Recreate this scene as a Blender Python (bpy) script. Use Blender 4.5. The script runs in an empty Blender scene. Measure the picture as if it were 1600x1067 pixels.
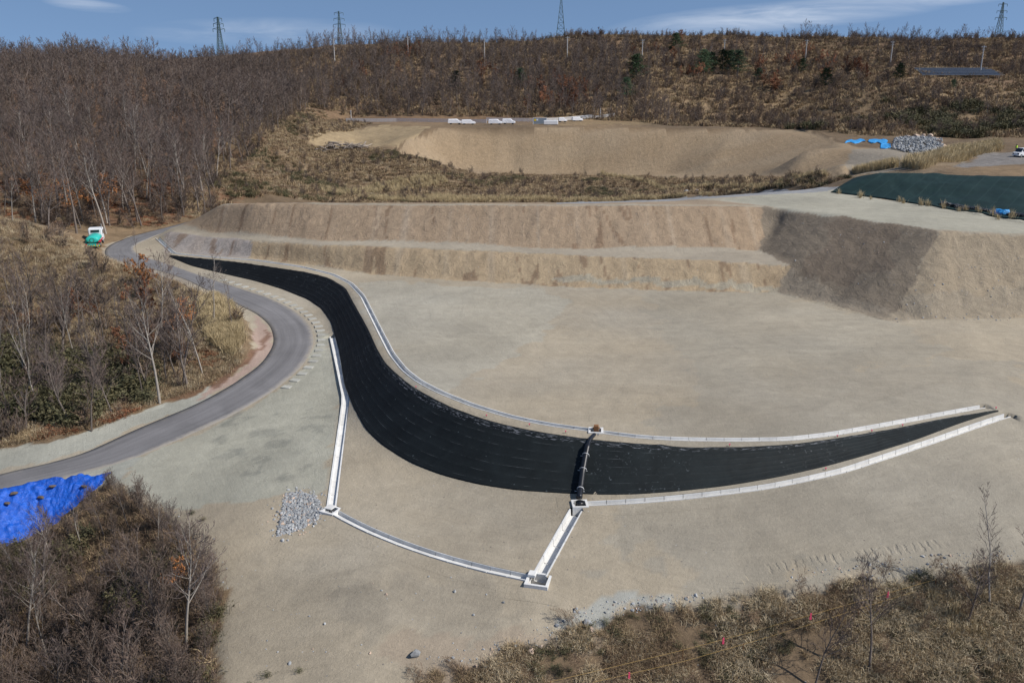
import bpy, bmesh, math, random
import numpy as np
from mathutils import Vector, Matrix, Euler, noise as mnoise
from mathutils.geometry import delaunay_2d_cdt
R = math.radians
rnd = random.Random(7)
nrg = np.random.default_rng(7)
scene = bpy.context.scene
COL = scene.collection

# ------------------------------------------------------------------ camera, sky, sun, exposure
FPX, HZ, CAMH = 1350.0, 408.5, 25.0
PITCH = math.atan(HZ / FPX)
cam_d = bpy.data.cameras.new("camera")
cam = bpy.data.objects.new("camera", cam_d)
COL.objects.link(cam)
cam.location = (0, 0, CAMH)
cam.rotation_euler = (math.pi / 2 - PITCH, 0, 0)
cam_d.sensor_width = 36
cam_d.lens = 36 * FPX / 1600
cam_d.clip_start = 0.5
cam_d.clip_end = 6000
scene.camera = cam

SUN_EL, SUN_AZ = R(43), math.atan2(0.95, -0.30)
S = Vector((math.sin(SUN_AZ) * math.cos(SUN_EL), math.cos(SUN_AZ) * math.cos(SUN_EL), math.sin(SUN_EL)))
sun_d = bpy.data.lights.new("sun", 'SUN')
sun_d.energy = 3.9
sun_d.angle = R(0.5)
sun_d.color = (1.0, 0.945, 0.87)
sun = bpy.data.objects.new("sun", sun_d)
COL.objects.link(sun)
sun.rotation_euler = S.to_track_quat('Z', 'Y').to_euler()
sun.location = (0, 0, 300)

world = bpy.data.worlds.new("World")
scene.world = world
world.use_nodes = True
wt = world.node_tree
wt.nodes.clear()
def wn(t, **k):
    n = wt.nodes.new(t)
    for a, b in k.items(): setattr(n, a, b)
    return n
out = wn('ShaderNodeOutputWorld'); bg = wn('ShaderNodeBackground'); sky = wn('ShaderNodeTexSky')
sky.sky_type = 'NISHITA'; sky.sun_disc = False; sky.sun_elevation = SUN_EL; sky.sun_rotation = SUN_AZ
sky.altitude = 300; sky.air_density = 1.0; sky.dust_density = 0.3; sky.ozone_density = 2.5
tc = wn('ShaderNodeTexCoord')
mp = wn('ShaderNodeVectorMath', operation='ADD'); mp.inputs[1].default_value = (0, 0, 0.27)
nm = wn('ShaderNodeVectorMath', operation='NORMALIZE')
wt.links.new(tc.outputs['Generated'], mp.inputs[0]); wt.links.new(mp.outputs[0], nm.inputs[0]); wt.links.new(nm.outputs[0], sky.inputs['Vector'])
# thin clouds of the day, in the sky's own directions
cm = wn('ShaderNodeMapping'); cm.inputs['Scale'].default_value = (4, 4, 34)
cn = wn('ShaderNodeTexNoise'); cn.inputs['Scale'].default_value = 1.8; cn.inputs['Detail'].default_value = 8; cn.inputs['Roughness'].default_value = 0.6; cn.inputs['Distortion'].default_value = 0.6
def wm(op, a, b=None):
    n = wn('ShaderNodeMath', operation=op)
    for i, q in enumerate((a, b)):
        if q is None: continue
        if isinstance(q, (int, float)): n.inputs[i].default_value = q
        else: wt.links.new(q, n.inputs[i])
    return n.outputs[0]
sx_ = wn('ShaderNodeSeparateXYZ'); wt.links.new(tc.outputs['Generated'], sx_.inputs[0])
az, ze = wm('DIVIDE', sx_.outputs[0], wm('MAXIMUM', sx_.outputs[1], 0.05)), wm('DIVIDE', sx_.outputs[2], wm('MAXIMUM', sx_.outputs[1], 0.05))
tot = None
for a0, z0, ra_, rz_, st_c, tilt in ((0.29, 0.066, 0.19, 0.016, 1.0, 0.07), (0.42, 0.082, 0.14, 0.010, 0.8, 0.05), (-0.46, 0.077, 0.05, 0.007, 0.6, -0.1), (-0.27, 0.050, 0.15, 0.016, 0.42, 0.0), (-0.9, 0.09, 0.2, 0.03, 0.6, 0.0), (0.95, 0.06, 0.25, 0.02, 0.6, 0.05), (-0.37, 0.105, 0.06, 0.01, 0.6, 0.0)):
    da = wm('SUBTRACT', az, a0); dz = wm('SUBTRACT', wm('SUBTRACT', ze, z0), wm('MULTIPLY', da, tilt))
    e = wm('ADD', wm('POWER', wm('ABSOLUTE', wm('DIVIDE', da, ra_)), 2.0), wm('POWER', wm('ABSOLUTE', wm('DIVIDE', dz, rz_)), 2.0))
    m_ = wm('MULTIPLY', wm('MAXIMUM', wm('SUBTRACT', 1.0, e), 0.0), st_c); tot = m_ if tot is None else wm('MAXIMUM', tot, m_)
cr = wn('ShaderNodeMapRange'); cr.inputs[1].default_value = 0.36; cr.inputs[2].default_value = 0.72; cr.inputs[3].default_value = 0.1; cr.inputs[4].default_value = 1.0
mx = wn('ShaderNodeMix', data_type='RGBA'); mx.inputs['B'].default_value = (5.6, 6.2, 7.2, 1)
wt.links.new(tc.outputs['Generated'], cm.inputs['Vector']); wt.links.new(cm.outputs[0], cn.inputs['Vector'])
wt.links.new(cn.outputs['Fac'], cr.inputs[0]); wt.links.new(wm('MULTIPLY', wm('MULTIPLY', cr.outputs[0], tot), 0.85), mx.inputs['Factor'])
wt.links.new(sky.outputs[0], mx.inputs['A']); wt.links.new(mx.outputs['Result'], bg.inputs[0])
bg.inputs[1].default_value = 0.098
wt.links.new(bg.outputs[0], out.inputs[0])
scene.view_settings.view_transform = 'Standard'
scene.view_settings.look = 'None'
scene.view_settings.exposure = 0.3
scene.view_settings.gamma = 1.0
scene.cycles.max_bounces = 5
scene.cycles.diffuse_bounces = 2
scene.cycles.transparent_max_bounces = 4

# ------------------------------------------------------------------ geometry helpers
cp, sp_ = math.cos(PITCH), math.sin(PITCH)
def ray(u, v):
    return ((u - 800.0), FPX * cp + (533.5 - v) * sp_, -FPX * sp_ + (533.5 - v) * cp)
def P(u, v, z):
    d = ray(u, v); t = (z - CAMH) / d[2]
    return (d[0] * t, d[1] * t, z)
def PY(u, v, y):
    d = ray(u, v); t = y / d[1]
    return (d[0] * t, y, CAMH + d[2] * t)
def proj(x, y, z):
    x = np.asarray(x, float); y = np.asarray(y, float); z = np.asarray(z, float) - CAMH
    dep = y * cp - z * sp_; up = y * sp_ + z * cp
    dep = np.where(dep > 0.1, dep, 0.1)
    return 800 + FPX * x / dep, 533.5 - FPX * up / dep
def dense(pts, step):
    o = []
    for a, b in zip(pts[:-1], pts[1:]):
        L = math.dist(a[:2], b[:2]); n = max(1, int(L / step))
        for i in range(n):
            t = i / n
            o.append(tuple(a[k] + (b[k] - a[k]) * t for k in range(len(a))))
    o.append(tuple(pts[-1]))
    return o
def smoothline(pts, step, it=3):
    d = np.array(dense(pts, step), float)
    for _ in range(it):
        e = d.copy(); e[1:-1] = 0.25 * d[:-2] + 0.5 * d[1:-1] + 0.25 * d[2:]; d = e
    L = np.concatenate([[0], np.cumsum(np.hypot(*(np.diff(d[:, :2], axis=0).T)))])
    n = max(2, int(L[-1] / step) + 1)
    s = np.linspace(0, L[-1], n)
    return np.stack([np.interp(s, L, d[:, k]) for k in range(d.shape[1])], 1)
def distline(X, Y, line, want=False):
    """distance to a polyline and the interpolated 3rd column of its nearest point"""
    best = np.full(X.shape, 1e9); zz = np.zeros(X.shape)
    line = np.asarray(line, float)
    x0, y0 = line[:, 0].min() - 12, line[:, 1].min() - 12; x1, y1 = line[:, 0].max() + 12, line[:, 1].max() + 12
    m = (X > x0) & (X < x1) & (Y > y0) & (Y < y1)
    x, y = X[m], Y[m]; b = np.full(x.shape, 1e9); z = np.zeros(x.shape)
    for p, q in zip(line[:-1], line[1:]):
        dx, dy = q[0] - p[0], q[1] - p[1]; L2 = dx * dx + dy * dy + 1e-9
        t = np.clip(((x - p[0]) * dx + (y - p[1]) * dy) / L2, 0, 1)
        d = (x - p[0] - t * dx) ** 2 + (y - p[1] - t * dy) ** 2
        k = d < b; b[k] = d[k]
        if want and len(p) > 2: z[k] = (p[2] + t * (q[2] - p[2]))[k]
    best[m] = np.sqrt(b); zz[m] = z
    return (best, zz) if want else best
def inpoly(X, Y, poly):
    r = np.zeros(X.shape, bool); n = len(poly); j = n - 1
    for i in range(n):
        xi, yi = poly[i][:2]; xj, yj = poly[j][:2]
        if yi != yj:
            c = ((yi > Y) != (yj > Y)) & (X < (xj - xi) * (Y - yi) / (yj - yi) + xi)
            r ^= c
        j = i
    return r

# value noise in numpy (used for relief and for colour patches)
_perm = np.random.default_rng(3).random((256, 256))
def vnoise(x, y):
    xi = np.floor(x).astype(int); yi = np.floor(y).astype(int); fx = x - xi; fy = y - yi
    fx = fx * fx * (3 - 2 * fx); fy = fy * fy * (3 - 2 * fy)
    a = _perm[xi & 255, yi & 255]; b = _perm[(xi + 1) & 255, yi & 255]; c = _perm[xi & 255, (yi + 1) & 255]; d = _perm[(xi + 1) & 255, (yi + 1) & 255]
    return (a + (b - a) * fx) * (1 - fy) + (c + (d - c) * fx) * fy - 0.5
def fbm(x, y, o=4):
    s = 0; a = 1.0
    for i in range(o):
        s = s + a * vnoise(x * 2 ** i + 17.3 * i, y * 2 ** i + 5.1 * i); a *= 0.5
    return s

# ------------------------------------------------------------------ the lie of the land
# the lined slope between upper and lower platform
TOP = [(265,399),(300,403),(360,408),(420,416),(480,425),(515,434),(540,449),(556,478),(574,510),(590,545),(604,568),(640,600),(690,628),(740,648),(800,665),(860,676),(925,685),(1000,692),(1080,697),(1150,697),(1230,693),(1310,683),(1400,668),(1480,652),(1560,641)]
TOPW = smoothline([P(u, v, 0.0) for u, v in TOP], 0.6)
BOT = [(265,401),(300,416),(350,429),(400,441),(440,453),(480,469),(502,484),(517,505),(529,545),(538,600),(553,640),(573,675),(600,700),(640,725),(690,745),(750,760),(810,769),(880,774),(920,776),(980,776),(1060,771),(1140,762),(1220,748),(1290,732),(1360,712),(1430,690),(1500,663),(1560,643)]
_z = [-0.02,-0.6,-1.2,-1.7,-1.95,-2.2,-2.3,-2.4,-2.5,-2.7,-2.9,-3.1,-3.25,-3.3,-3.25,-3.15,-3.0,-2.85,-2.65,-2.45,-2.2,-1.9,-1.6,-1.3,-1.0,-0.7,-0.35,-0.02]
BOTW = smoothline([P(u, v, z) for (u, v), z in zip(BOT, _z)], 0.6)
def botz(u, v):
    """lower platform height beside the foot of the lined slope"""
    z = -3.0
    for _ in range(6):
        p = P(u, v, z); i = int(np.argmin((BOTW[:, 0] - p[0]) ** 2 + (BOTW[:, 1] - p[1]) ** 2)); z = float(BOTW[i, 2])
    return z

ROAD = [((-250,822),(-250,860),-7.6),((-120,780),(-120,812),-6.8),((0,741),(0,769),-6.0),((70,726),(110,744),-5.6),((133,709),(190,724),-5.3),((213,671),(262,695),-4.8),((307,633),(367,648),-4.2),
        ((367,600),(433,608),-3.7),((410,569),(476,570),-3.2),((430,537),(492,537),-2.9),((424,510),(487,511),-2.6),((400,489),(462,486),-2.3),((355,470),(420,465),-1.9),
        ((320,453),(367,448),-1.5),((290,437),(322,434),-1.2),((240,421),(270,416),-0.8),((190,412),(232,404),-0.4),((163,402),(212,396),-0.2),((165,387),(207,388),-0.05),
        ((200,371),(214,381),0.0),((236,362),(241,370),0.1),((285,350),(282,357),0.3),((310,343),(308,349),0.5)]
RIN = smoothline([P(*a, z) for a, b, z in ROAD], 0.8); ROUT = smoothline([P(*b, z) for a, b, z in ROAD], 0.8)
GA = [(246,373,0.3),(258,384,0.2),(272,396,0.1),(330,402,0.02),(400,407,0),(470,417,0),(520,429,0),(548,443,0),(566,462,0),(580,490,0),(596,522,0),(612,553,0),(632,578,0),(655,596,0),(690,614,0),(740,634,0),(800,652,0),(860,664,0),(922,672,0)]
GB = [(938,675,0),(1000,683,0),(1066,686.5,0),(1150,687.5,0),(1230,686,0),(1300,678,0),(1380,664,0),(1460,649,0),(1535,635.5,0)]
GC = [(918,787),(1000,782.5),(1070,776.5),(1130,769.5),(1200,760),(1260,748),(1320,734),(1390,711),(1460,688),(1520,666.5),(1574,648)]
GC = [(u, v, botz(u, v)) for u, v in GC]
zbx = botz(905, 787)
GD = [(900,796,zbx),(870,850,-3.25),(843,899,-3.7)]
GE = [(522,799,-4.0),(545,812,-4.0),(580,829,-3.97),(620,846,-3.94),(665,862,-3.9),(715,877,-3.85),(770,891,-3.78),(828,902,-3.7)]
GF = [(518,792,-4.0),(529,710,-3.6),(541,625,-3.15),(531,578,-2.9),(520,528,-2.6)]
GO = [(494,797,-4.0),(512,796,-4.0)]

lines = []
def L(step, *pts, px=True):
    w = [P(*p) for p in pts] if px else list(pts)
    lines.append(dense(w, step))
lines.append([tuple(a) for a in TOPW]); lines.append([tuple(a) for a in BOTW])
for g in (GA, GB, GC, GD, GE, GF): L(1.2, *g)
lines.append([tuple(a) for a in RIN[::2]]); lines.append([tuple(a) for a in ROUT[::2]])
# the upper platform: foot of the lower bank, its crest, the bench, the crest of the upper bank
L(1.0, (262,392,0.1),(320,396,0),(400,403,0),(500,416,0),(600,430,0),(700,438,0),(860,447,0),(1000,453,0),(1120,456,0),(1215,457,0),(1300,474,0),(1380,500,0),(1480,499,0),(1600,497,0),(1750,494,0))
L(1.0, (258,364,1.2),(320,371,1.7),(400,377,2.2),(500,383,2.6),(600,389,2.8),(700,392,3.0),(860,397,3.1),(1000,403,3.05),(1100,407,3.0),(1200,411,2.9),(1238,413,2.9))
L(1.0, (262,357,1.2),(330,364,1.8),(400,370,2.3),(500,376,2.7),(600,381,2.9),(700,384,3.1),(860,388,3.2),(1000,392,3.2),(1100,395,3.1),(1185,391,3.2))
L(1.0, (290,350,1.4),(345,319,5.6),(400,318,6.6),(500,318,7.05),(600,319,7.3),(700,320,7.6),(860,321,8.0),(1000,321,8.1),(1100,322,8.1),(1195,323,7.95),(1290,333,7.9),(1380,346,7.85),(1470,360,7.8),(1600,367,7.6),(1750,374,7.6))
L(1.5, (1185,391,3.2),(1215,352,5.6),(1195,323,7.95)); L(1.5, (1238,413,2.9),(1215,457,0))
# back rim of the high ground and the drop behind it
L(3, (352,318,5.4),(420,317,6.3),(500,316,7.0),(700,316,7.6),(870,316,7.9),(1000,313,7.9),(1100,307,7.9),(1200,300,7.9),(1290,293,7.9),(1300,300,7.8),(1380,310,7.6),(1480,325,7.5),(1600,345,7.4),(1750,365,7.4))
L(1.5, (1374,271,10.3),(1480,273,10.3),(1600,277.5,10.3),(1750,283,10.3)); L(1.5, (1300,300,7.8),(1374,271,10.3))
L(4, (63,166,10.1),(90,167,10.1),(130,166,10.1),px=False)
L(4, (-52,156,2),(-30,146,1),(0,145,0),(20,146,0),(40,154,1.5),(47,162,3),px=False)
L(6, (-60,180,-1),(-30,170,-2),(0,170,-2.5),(30,172,-2.5),(42,182,-1),(52,190,2.5),(60,184,5.5),px=False)
L(8, (-70,225,1),(-40,225,-2),(0,225,-2.8),(36,225,-2.5),(50,226,-1.0),px=False)
# the big mound
L(5, (618,237,5.0),(660,250,1.5),(700,263,-1.5),(800,268,-3),(900,270,-3),(1040,272,-2.4),(1180,273,0.6),(1290,276,4.6),(1380,274,6.9))
L(5, (688,199.5,10),(760,199,10),(900,199,10),(1060,201,10),(1180,203,10),(1255,203.5,10),(1278,213,9.1),(1310,220,8.6))
L(5, (640,217,7.8),(655,208,8.9),(688,199.5,10)); L(6, (1330,234,8.3),(1400,244,8.1))
L(6, (500,197,9.5),(600,195,10),(670,196,10)); L(6, (470,224,6.6),(560,227,6.3),(610,232,5.6))
L(10, (-75,330,9),(-40,333,10),(0,335,10),(60,335,10),(100,330,9.7),px=False)
# haul road side, rubble yard
L(8, (75,225,8),(100,245,8),(130,252,8.5),(170,250,9),px=False)
L(8, (1330,224,8),(1400,232,8),(1500,232,8.3),(1600,235,8.6))
L(6, (1290,290,7.9),(1368,261,7.8),(1480,260,8.0),(1600,260,8.2))
L(8, (74,184,7.8),(100,186,8),(140,186,8.2),px=False)
# far hillside
def LY(step, *pts): lines.append(dense([PY(*p) for p in pts], step))
L(10, (-60,350,12),(0,352,12),(60,348,12),(110,325,12),(150,290,12),(190,270,12),(260,250,14),px=False)
L(12, (-20,430,28),(80,430,28.5),(160,420,30),(240,400,32),(330,380,32),px=False)
LY(12, (380,120,440),(430,120,440),(470,98,450),(500,80,470),(540,70,520),(700,67,530),(830,66,530),(900,57,530),(1060,54,520),(1280,57,510),(1450,62,500),(1600,62,500),(1900,60,500))
L(25, (-300,640,30),(0,700,32),(300,680,34),(600,600,34),px=False)
LY(6, (1400,122,330),(1440,118,350),(1560,124,350),(1640,128,350)); LY(6, (1400,100,385),(1440,103,385),(1560,112,380),(1640,116,380))
# left forest hill
LY(8, (-350,250,170),(-200,215,200),(-60,175,225),(0,182,240),(60,155,250),(130,136,262),(200,126,275),(270,124,290),(320,146,310),(370,152,340),(400,150,380))
L(8, (-190,150,4),(-120,142,2.0),(-84,150,1.5),(-66,158,1.5),(-60,175,2),(-62,200,5),(-66,235,10),(-72,280,13),(-78,330,14),px=False)
L(8, (-230,190,14),(-150,185,12),(-105,200,11),(-95,240,17),(-100,290,20),px=False)
L(10,(-60,258,4),(-48,285,6),px=False)
# knoll between road and viewer
L(3, (-260,330,7),(-100,333,7),(0,340,6),(60,351,5),(105,368,3.6),(150,394,1.6),(200,417,0.9),(250,432,0.5),(300,449,0.1),(345,470,-0.3),(372,492,-0.7),(380,520,-1.2))
L(3, (-100,350,7),(0,375,5.2),(60,385,4.2),(110,400,3.0),(180,428,1.4))
L(4, (-260,480,-1),(0,500,-1.2),(120,520,-1.6),(250,530,-1.6),(330,545,-1.8))
L(2, (-200,770,-6.6),(-100,735,-6.0),(0,704,-5.5),(60,697,-5.2),(140,674,-4.8),(250,634,-4.2),(310,615,-3.9),(372,585,-3.3),(398,555,-2.9),(402,530,-2.6),(388,505,-2.3),(350,482,-1.9))
L(3, (-200,640,-6),(0,610,-5),(120,600,-4.3),(240,580,-3.6),(320,575,-3.2))
# the outer rim of the lower platform
L(2, (60,752,-5.8),(175,742,-5.1),(190,765,-5.1),(262,800,-5.0),(290,845,-5.2),(340,890,-5.5),(352,950,-5.9),(345,1040,-6.3),(345,1150,-6.8))
L(2, (-120,835,-7.2),(0,775,-6.1),(60,752,-5.8))
L(2, (-120,950,-10),(0,866,-9.2),(62,838,-8.8),(120,805,-7.6),(168,752,-5.6))
L(3, (-150,1100,-12),(60,1100,-12),(150,960,-9.5),(230,870,-7.4),(250,820,-6.0),px=True)
L(3, (180,1150,-10.5),(250,1000,-8.3),(300,930,-6.9))
L(2, (345,1150,-6.8),(560,1080,-5.7),(660,1052,-5.5),(760,1015,-5.1),(880,985,-4.7),(950,962,-4.5),(1100,940,-4.1),(1250,918,-3.6),(1400,900,-3.2),(1600,876,-2.8),(1800,850,-2.8))
L(2, (600,900,-4.3),(850,930,-4.0),(1000,880,-3.4),(1200,850,-2.7),(1400,790,-1.9),(1600,750,-1.4),(1800,700,-1))
L(2, (880,1160,-7.5),(1100,1100,-7.2),(1300,1080,-6.8),(1600,1070,-6.4),(1900,1050,-6))
L(6, (-120,10,-13),(-60,10,-13),(0,10,-12),(60,12,-11),(140,14,-10),px=False)
L(5, (90,60,-1),(100,80,-0.3),(104,95,0),px=False); L(5,(82,38,-5),(100,36,-5),px=False)
lines.append([(-900,-150,-14),(0,-150,-14),(900,-150,-12),(-900,60,-6),(-900,350,20),(-400,90,-4),(-260,110,0),(-260,60,-6),(-420,250,24),(-900,1300,20),(0,1300,24),(900,1300,24),(1300,500,40),(1300,100,8),(500,60,2),(300,150,10),(250,200,11),(450,260,24),(200,60,0),(130,150,9.5),(170,180,9.5),(140,110,7.5),(150,80,1),(-160,300,28),(-250,320,28),(-120,420,28),(-300,450,26)])

pts = {}
for l in lines:
    for p in l: pts[(round(p[0] / 0.35), round(p[1] / 0.35))] = p
pl = list(pts.values())
v2, e2, f2 = delaunay_2d_cdt([Vector((p[0], p[1])) for p in pl], [], [], 0, 1e-4)[:3]
pz = np.array(pl); key = {}
VX = np.array([(a.x, a.y) for a in v2])
# nearest original point supplies the height (the order is kept for plain points)
ZV = np.array([pl[i][2] if i < len(pl) and abs(pl[i][0] - a.x) < 1e-3 and abs(pl[i][1] - a.y) < 1e-3 else pl[int(np.argmin((pz[:, 0] - a.x) ** 2 + (pz[:, 1] - a.y) ** 2))][2] for i, a in enumerate(v2)])
def raster(x0, x1, y0, y1, st):
    nx, ny = int((x1 - x0) / st) + 1, int((y1 - y0) / st) + 1
    Z = np.full((ny, nx), -12.0)
    for f in f2:
        a, b, c = VX[f[0]], VX[f[1]], VX[f[2]]
        lx, hx = min(a[0], b[0], c[0]), max(a[0], b[0], c[0]); ly, hy = min(a[1], b[1], c[1]), max(a[1], b[1], c[1])
        if hx < x0 or lx > x1 or hy < y0 or ly > y1: continue
        i0, i1 = max(0, int((lx - x0) / st)), min(nx - 1, int((hx - x0) / st) + 1); j0, j1 = max(0, int((ly - y0) / st)), min(ny - 1, int((hy - y0) / st) + 1)
        xs = x0 + st * np.arange(i0, i1 + 1)[None, :]; ys = y0 + st * np.arange(j0, j1 + 1)[:, None]
        D = (b[1] - c[1]) * (a[0] - c[0]) + (c[0] - b[0]) * (a[1] - c[1])
        if abs(D) < 1e-9: continue
        w0 = ((b[1] - c[1]) * (xs - c[0]) + (c[0] - b[0]) * (ys - c[1])) / D; w1 = ((c[1] - a[1]) * (xs - c[0]) + (a[0] - c[0]) * (ys - c[1])) / D; w2 = 1 - w0 - w1
        m = (w0 > -1e-5) & (w1 > -1e-5) & (w2 > -1e-5)
        z = w0 * ZV[f[0]] + w1 * ZV[f[1]] + w2 * ZV[f[2]]
        Z[j0:j1 + 1, i0:i1 + 1][m] = z[m]
    return Z
def blur(Z, s):
    r = int(3 * s) + 1; k = np.exp(-0.5 * (np.arange(-r, r + 1) / s) ** 2); k /= k.sum()
    A = np.pad(Z, r, mode='edge')
    A = sum(k[i] * A[:, i:i + Z.shape[1]] for i in range(2 * r + 1))
    return sum(k[i] * A[i:i + Z.shape[0], :] for i in range(2 * r + 1))
NX0, NX1, NY0, NY1, NS = -140, 130, 22, 370, 0.3
ZN = raster(NX0, NX1, NY0, NY1, NS)
zb1, zb2 = blur(ZN, 1.7), blur(ZN, 3.4)
yy = (NY0 + NS * np.arange(ZN.shape[0]))[:, None]
wfar = np.clip((yy - 150) / 60, 0, 1)
ZN = zb1 * (1 - wfar) + zb2 * wfar
FX0, FX1, FY0, FY1, FS = -900, 1300, -150, 1300, 5.0
ZF = blur(raster(FX0, FX1, FY0, FY1, FS), 2.0)
def bil(Z, x0, y0, st, X, Y):
    gx = np.clip((X - x0) / st, 0, Z.shape[1] - 1.001); gy = np.clip((Y - y0) / st, 0, Z.shape[0] - 1.001)
    i = gx.astype(int); j = gy.astype(int); fx = gx - i; fy = gy - j
    return (Z[j, i] * (1 - fx) + Z[j, i + 1] * fx) * (1 - fy) + (Z[j + 1, i] * (1 - fx) + Z[j + 1, i + 1] * fx) * fy
def H0(X, Y):
    X = np.asarray(X, float); Y = np.asarray(Y, float)
    w = np.clip(np.minimum(np.minimum(X - NX0, NX1 - X), np.minimum(Y - NY0, NY1 - Y)) / 15, 0, 1)
    return bil(ZN, NX0, NY0, NS, X, Y) * w + bil(ZF, FX0, FY0, FS, X, Y) * (1 - w)
def G0(u, v):
    """where the sight line of a photo point meets the ground"""
    d = ray(u, v); n = math.sqrt(sum(c * c for c in d)); d = [c / n for c in d]
    t = np.arange(20, 1200, 0.5); X, Y, Z = d[0] * t, d[1] * t, CAMH + d[2] * t
    h = H0(X, Y); k = np.nonzero(Z < h)[0]
    if len(k) == 0: k = [len(t) - 1]
    i = k[0]; a = (Z[i - 1] - h[i - 1]); b = (h[i] - Z[i]); tt = t[i - 1] + 0.5 * (a / (a + b + 1e-9)) if i > 0 else t[0]
    return (d[0] * tt, d[1] * tt)
def GP(poly): return [G0(u, v) for u, v in poly]

# bare worked soil, against everything overgrown
def PW(*q): return [P(*a)[:2] for a in q]
SOIL = PW((268,353,1.0),(352,318,5.4),(420,317,6.3),(500,316,7.0)) + GP([(600,317.5),(870,318),(1000,314),(1100,308),(1200,302),(1290,294),(1305,301),(1380,312),(1480,328),(1600,349),(1750,368),(1750,850),(1600,876),(1400,900),(1250,918),(1100,938),(1000,950),(920,972),(880,990),(800,1010),(740,1035),(680,1048),(640,1100),(350,1120),(340,1000),(350,940),(340,890),(300,850),(262,800),(215,780),(175,745),(60,752),(0,772),(-120,830),(-120,735),(0,703),(60,697),(140,676),(250,636),(310,618),(368,588),(398,556),(402,530),(390,505),(350,478),(300,452),(265,434),(200,416),(160,400),(165,384),(200,369)])
gut_w = {k: smoothline([P(*p) for p in g], 0.45) for k, g in dict(A=GA, B=GB, C=GC, D=GD, E=GE, F=GF, O=GO).items()}
SHEET = np.concatenate([TOPW[:, :2], BOTW[::-1, :2]])
ROADP = np.concatenate([RIN[:, :2], ROUT[::-1, :2]])
MOUND = GP([(618,237),(640,217),(688,199.8),(900,199.5),(1180,203.5),(1250,204),(1300,219),(1420,240),(1500,236),(1500,262),(1420,276),(1290,276),(1180,273),(900,270),(700,263)])
SLOPES = GP([(262,394),(400,404),(600,431),(860,448),(1120,457),(1215,458),(1380,501),(1750,496),(1750,374),(1470,360),(1195,323),(860,321)]) + PW((500,318,7.05),(345,319,5.6)) + GP([(262,364)])
BENCH = GP([(258,364),(330,371),(500,382.5),(860,396.5),(1238,412),(1185,391.5),(860,388.5),(500,376.5),(330,364.5),(262,357.5)])
def relief(X, Y):
    """small undulations: strong in the rough, slight on graded soil, none under the road and the drains"""
    soil = inpoly(X, Y, SOIL) | inpoly(X, Y, MOUND)
    slop = inpoly(X, Y, SLOPES)
    wild = ~soil
    fl = np.full(X.shape, 1e9)
    for g in gut_w.values(): fl = np.minimum(fl, distline(X, Y, g[::4] if len(g) > 12 else g))
    for g in (RIN[::4], ROUT[::4]): fl = np.minimum(fl, distline(X, Y, g))
    for g in (TOPW[::4], BOTW[::4]): fl = np.minimum(fl, distline(X, Y, g))
    k = np.clip((fl - 0.8) / 3, 0, 1)
    k = np.where(inpoly(X, Y, SHEET) | inpoly(X, Y, ROADP), 0, k)
    h = np.zeros(X.shape)
    far = np.clip((Y - 150) / 200, 0, 1)
    plat = (Y > 285) & (Y < 342) & (X > -90) & (X < 110)
    h += np.where(wild & ~plat, np.where((X > -62) & (X < 60) & (Y < 165), np.clip((Y - 138) / 22, 0, 1), 1.0) * (0.35 + 0.9 * far) * fbm(X / (3.5 + 8 * far), Y / (3.5 + 8 * far)) + far * 3.0 * fbm(X / 45, Y / 45, 2), 0)
    h += np.where(soil, 0.10 * fbm(X / 6, Y / 6, 3) + 0.035 * fbm(X / 0.9, Y / 0.9, 2), 0)
    eb = np.minimum(distline(X, Y, SLOPES + SLOPES[:1]), distline(X, Y, BENCH + BENCH[:1]))
    h += np.where(slop & ~inpoly(X, Y, BENCH), np.clip(eb / 1.4, 0, 1), 0) * (0.12 * fbm(X / 2.0, Y / 6, 3) + 0.14 * fbm(X / 0.85, Y / 1.1, 2))
    k = np.where((X > -66) & (X < -18) & (Y > 136) & (Y < 166), np.clip((Y - 158) / 8, 0, 1), k)
    return h * k
def H(X, Y):
    X = np.asarray(X, float); Y = np.asarray(Y, float)
    return H0(X, Y) + relief(X, Y)
def h1(x, y): return float(H(np.array([x]), np.array([y]))[0])
def G(u, v):
    x, y = G0(u, v); return Vector((x, y, h1(x, y)))

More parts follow.
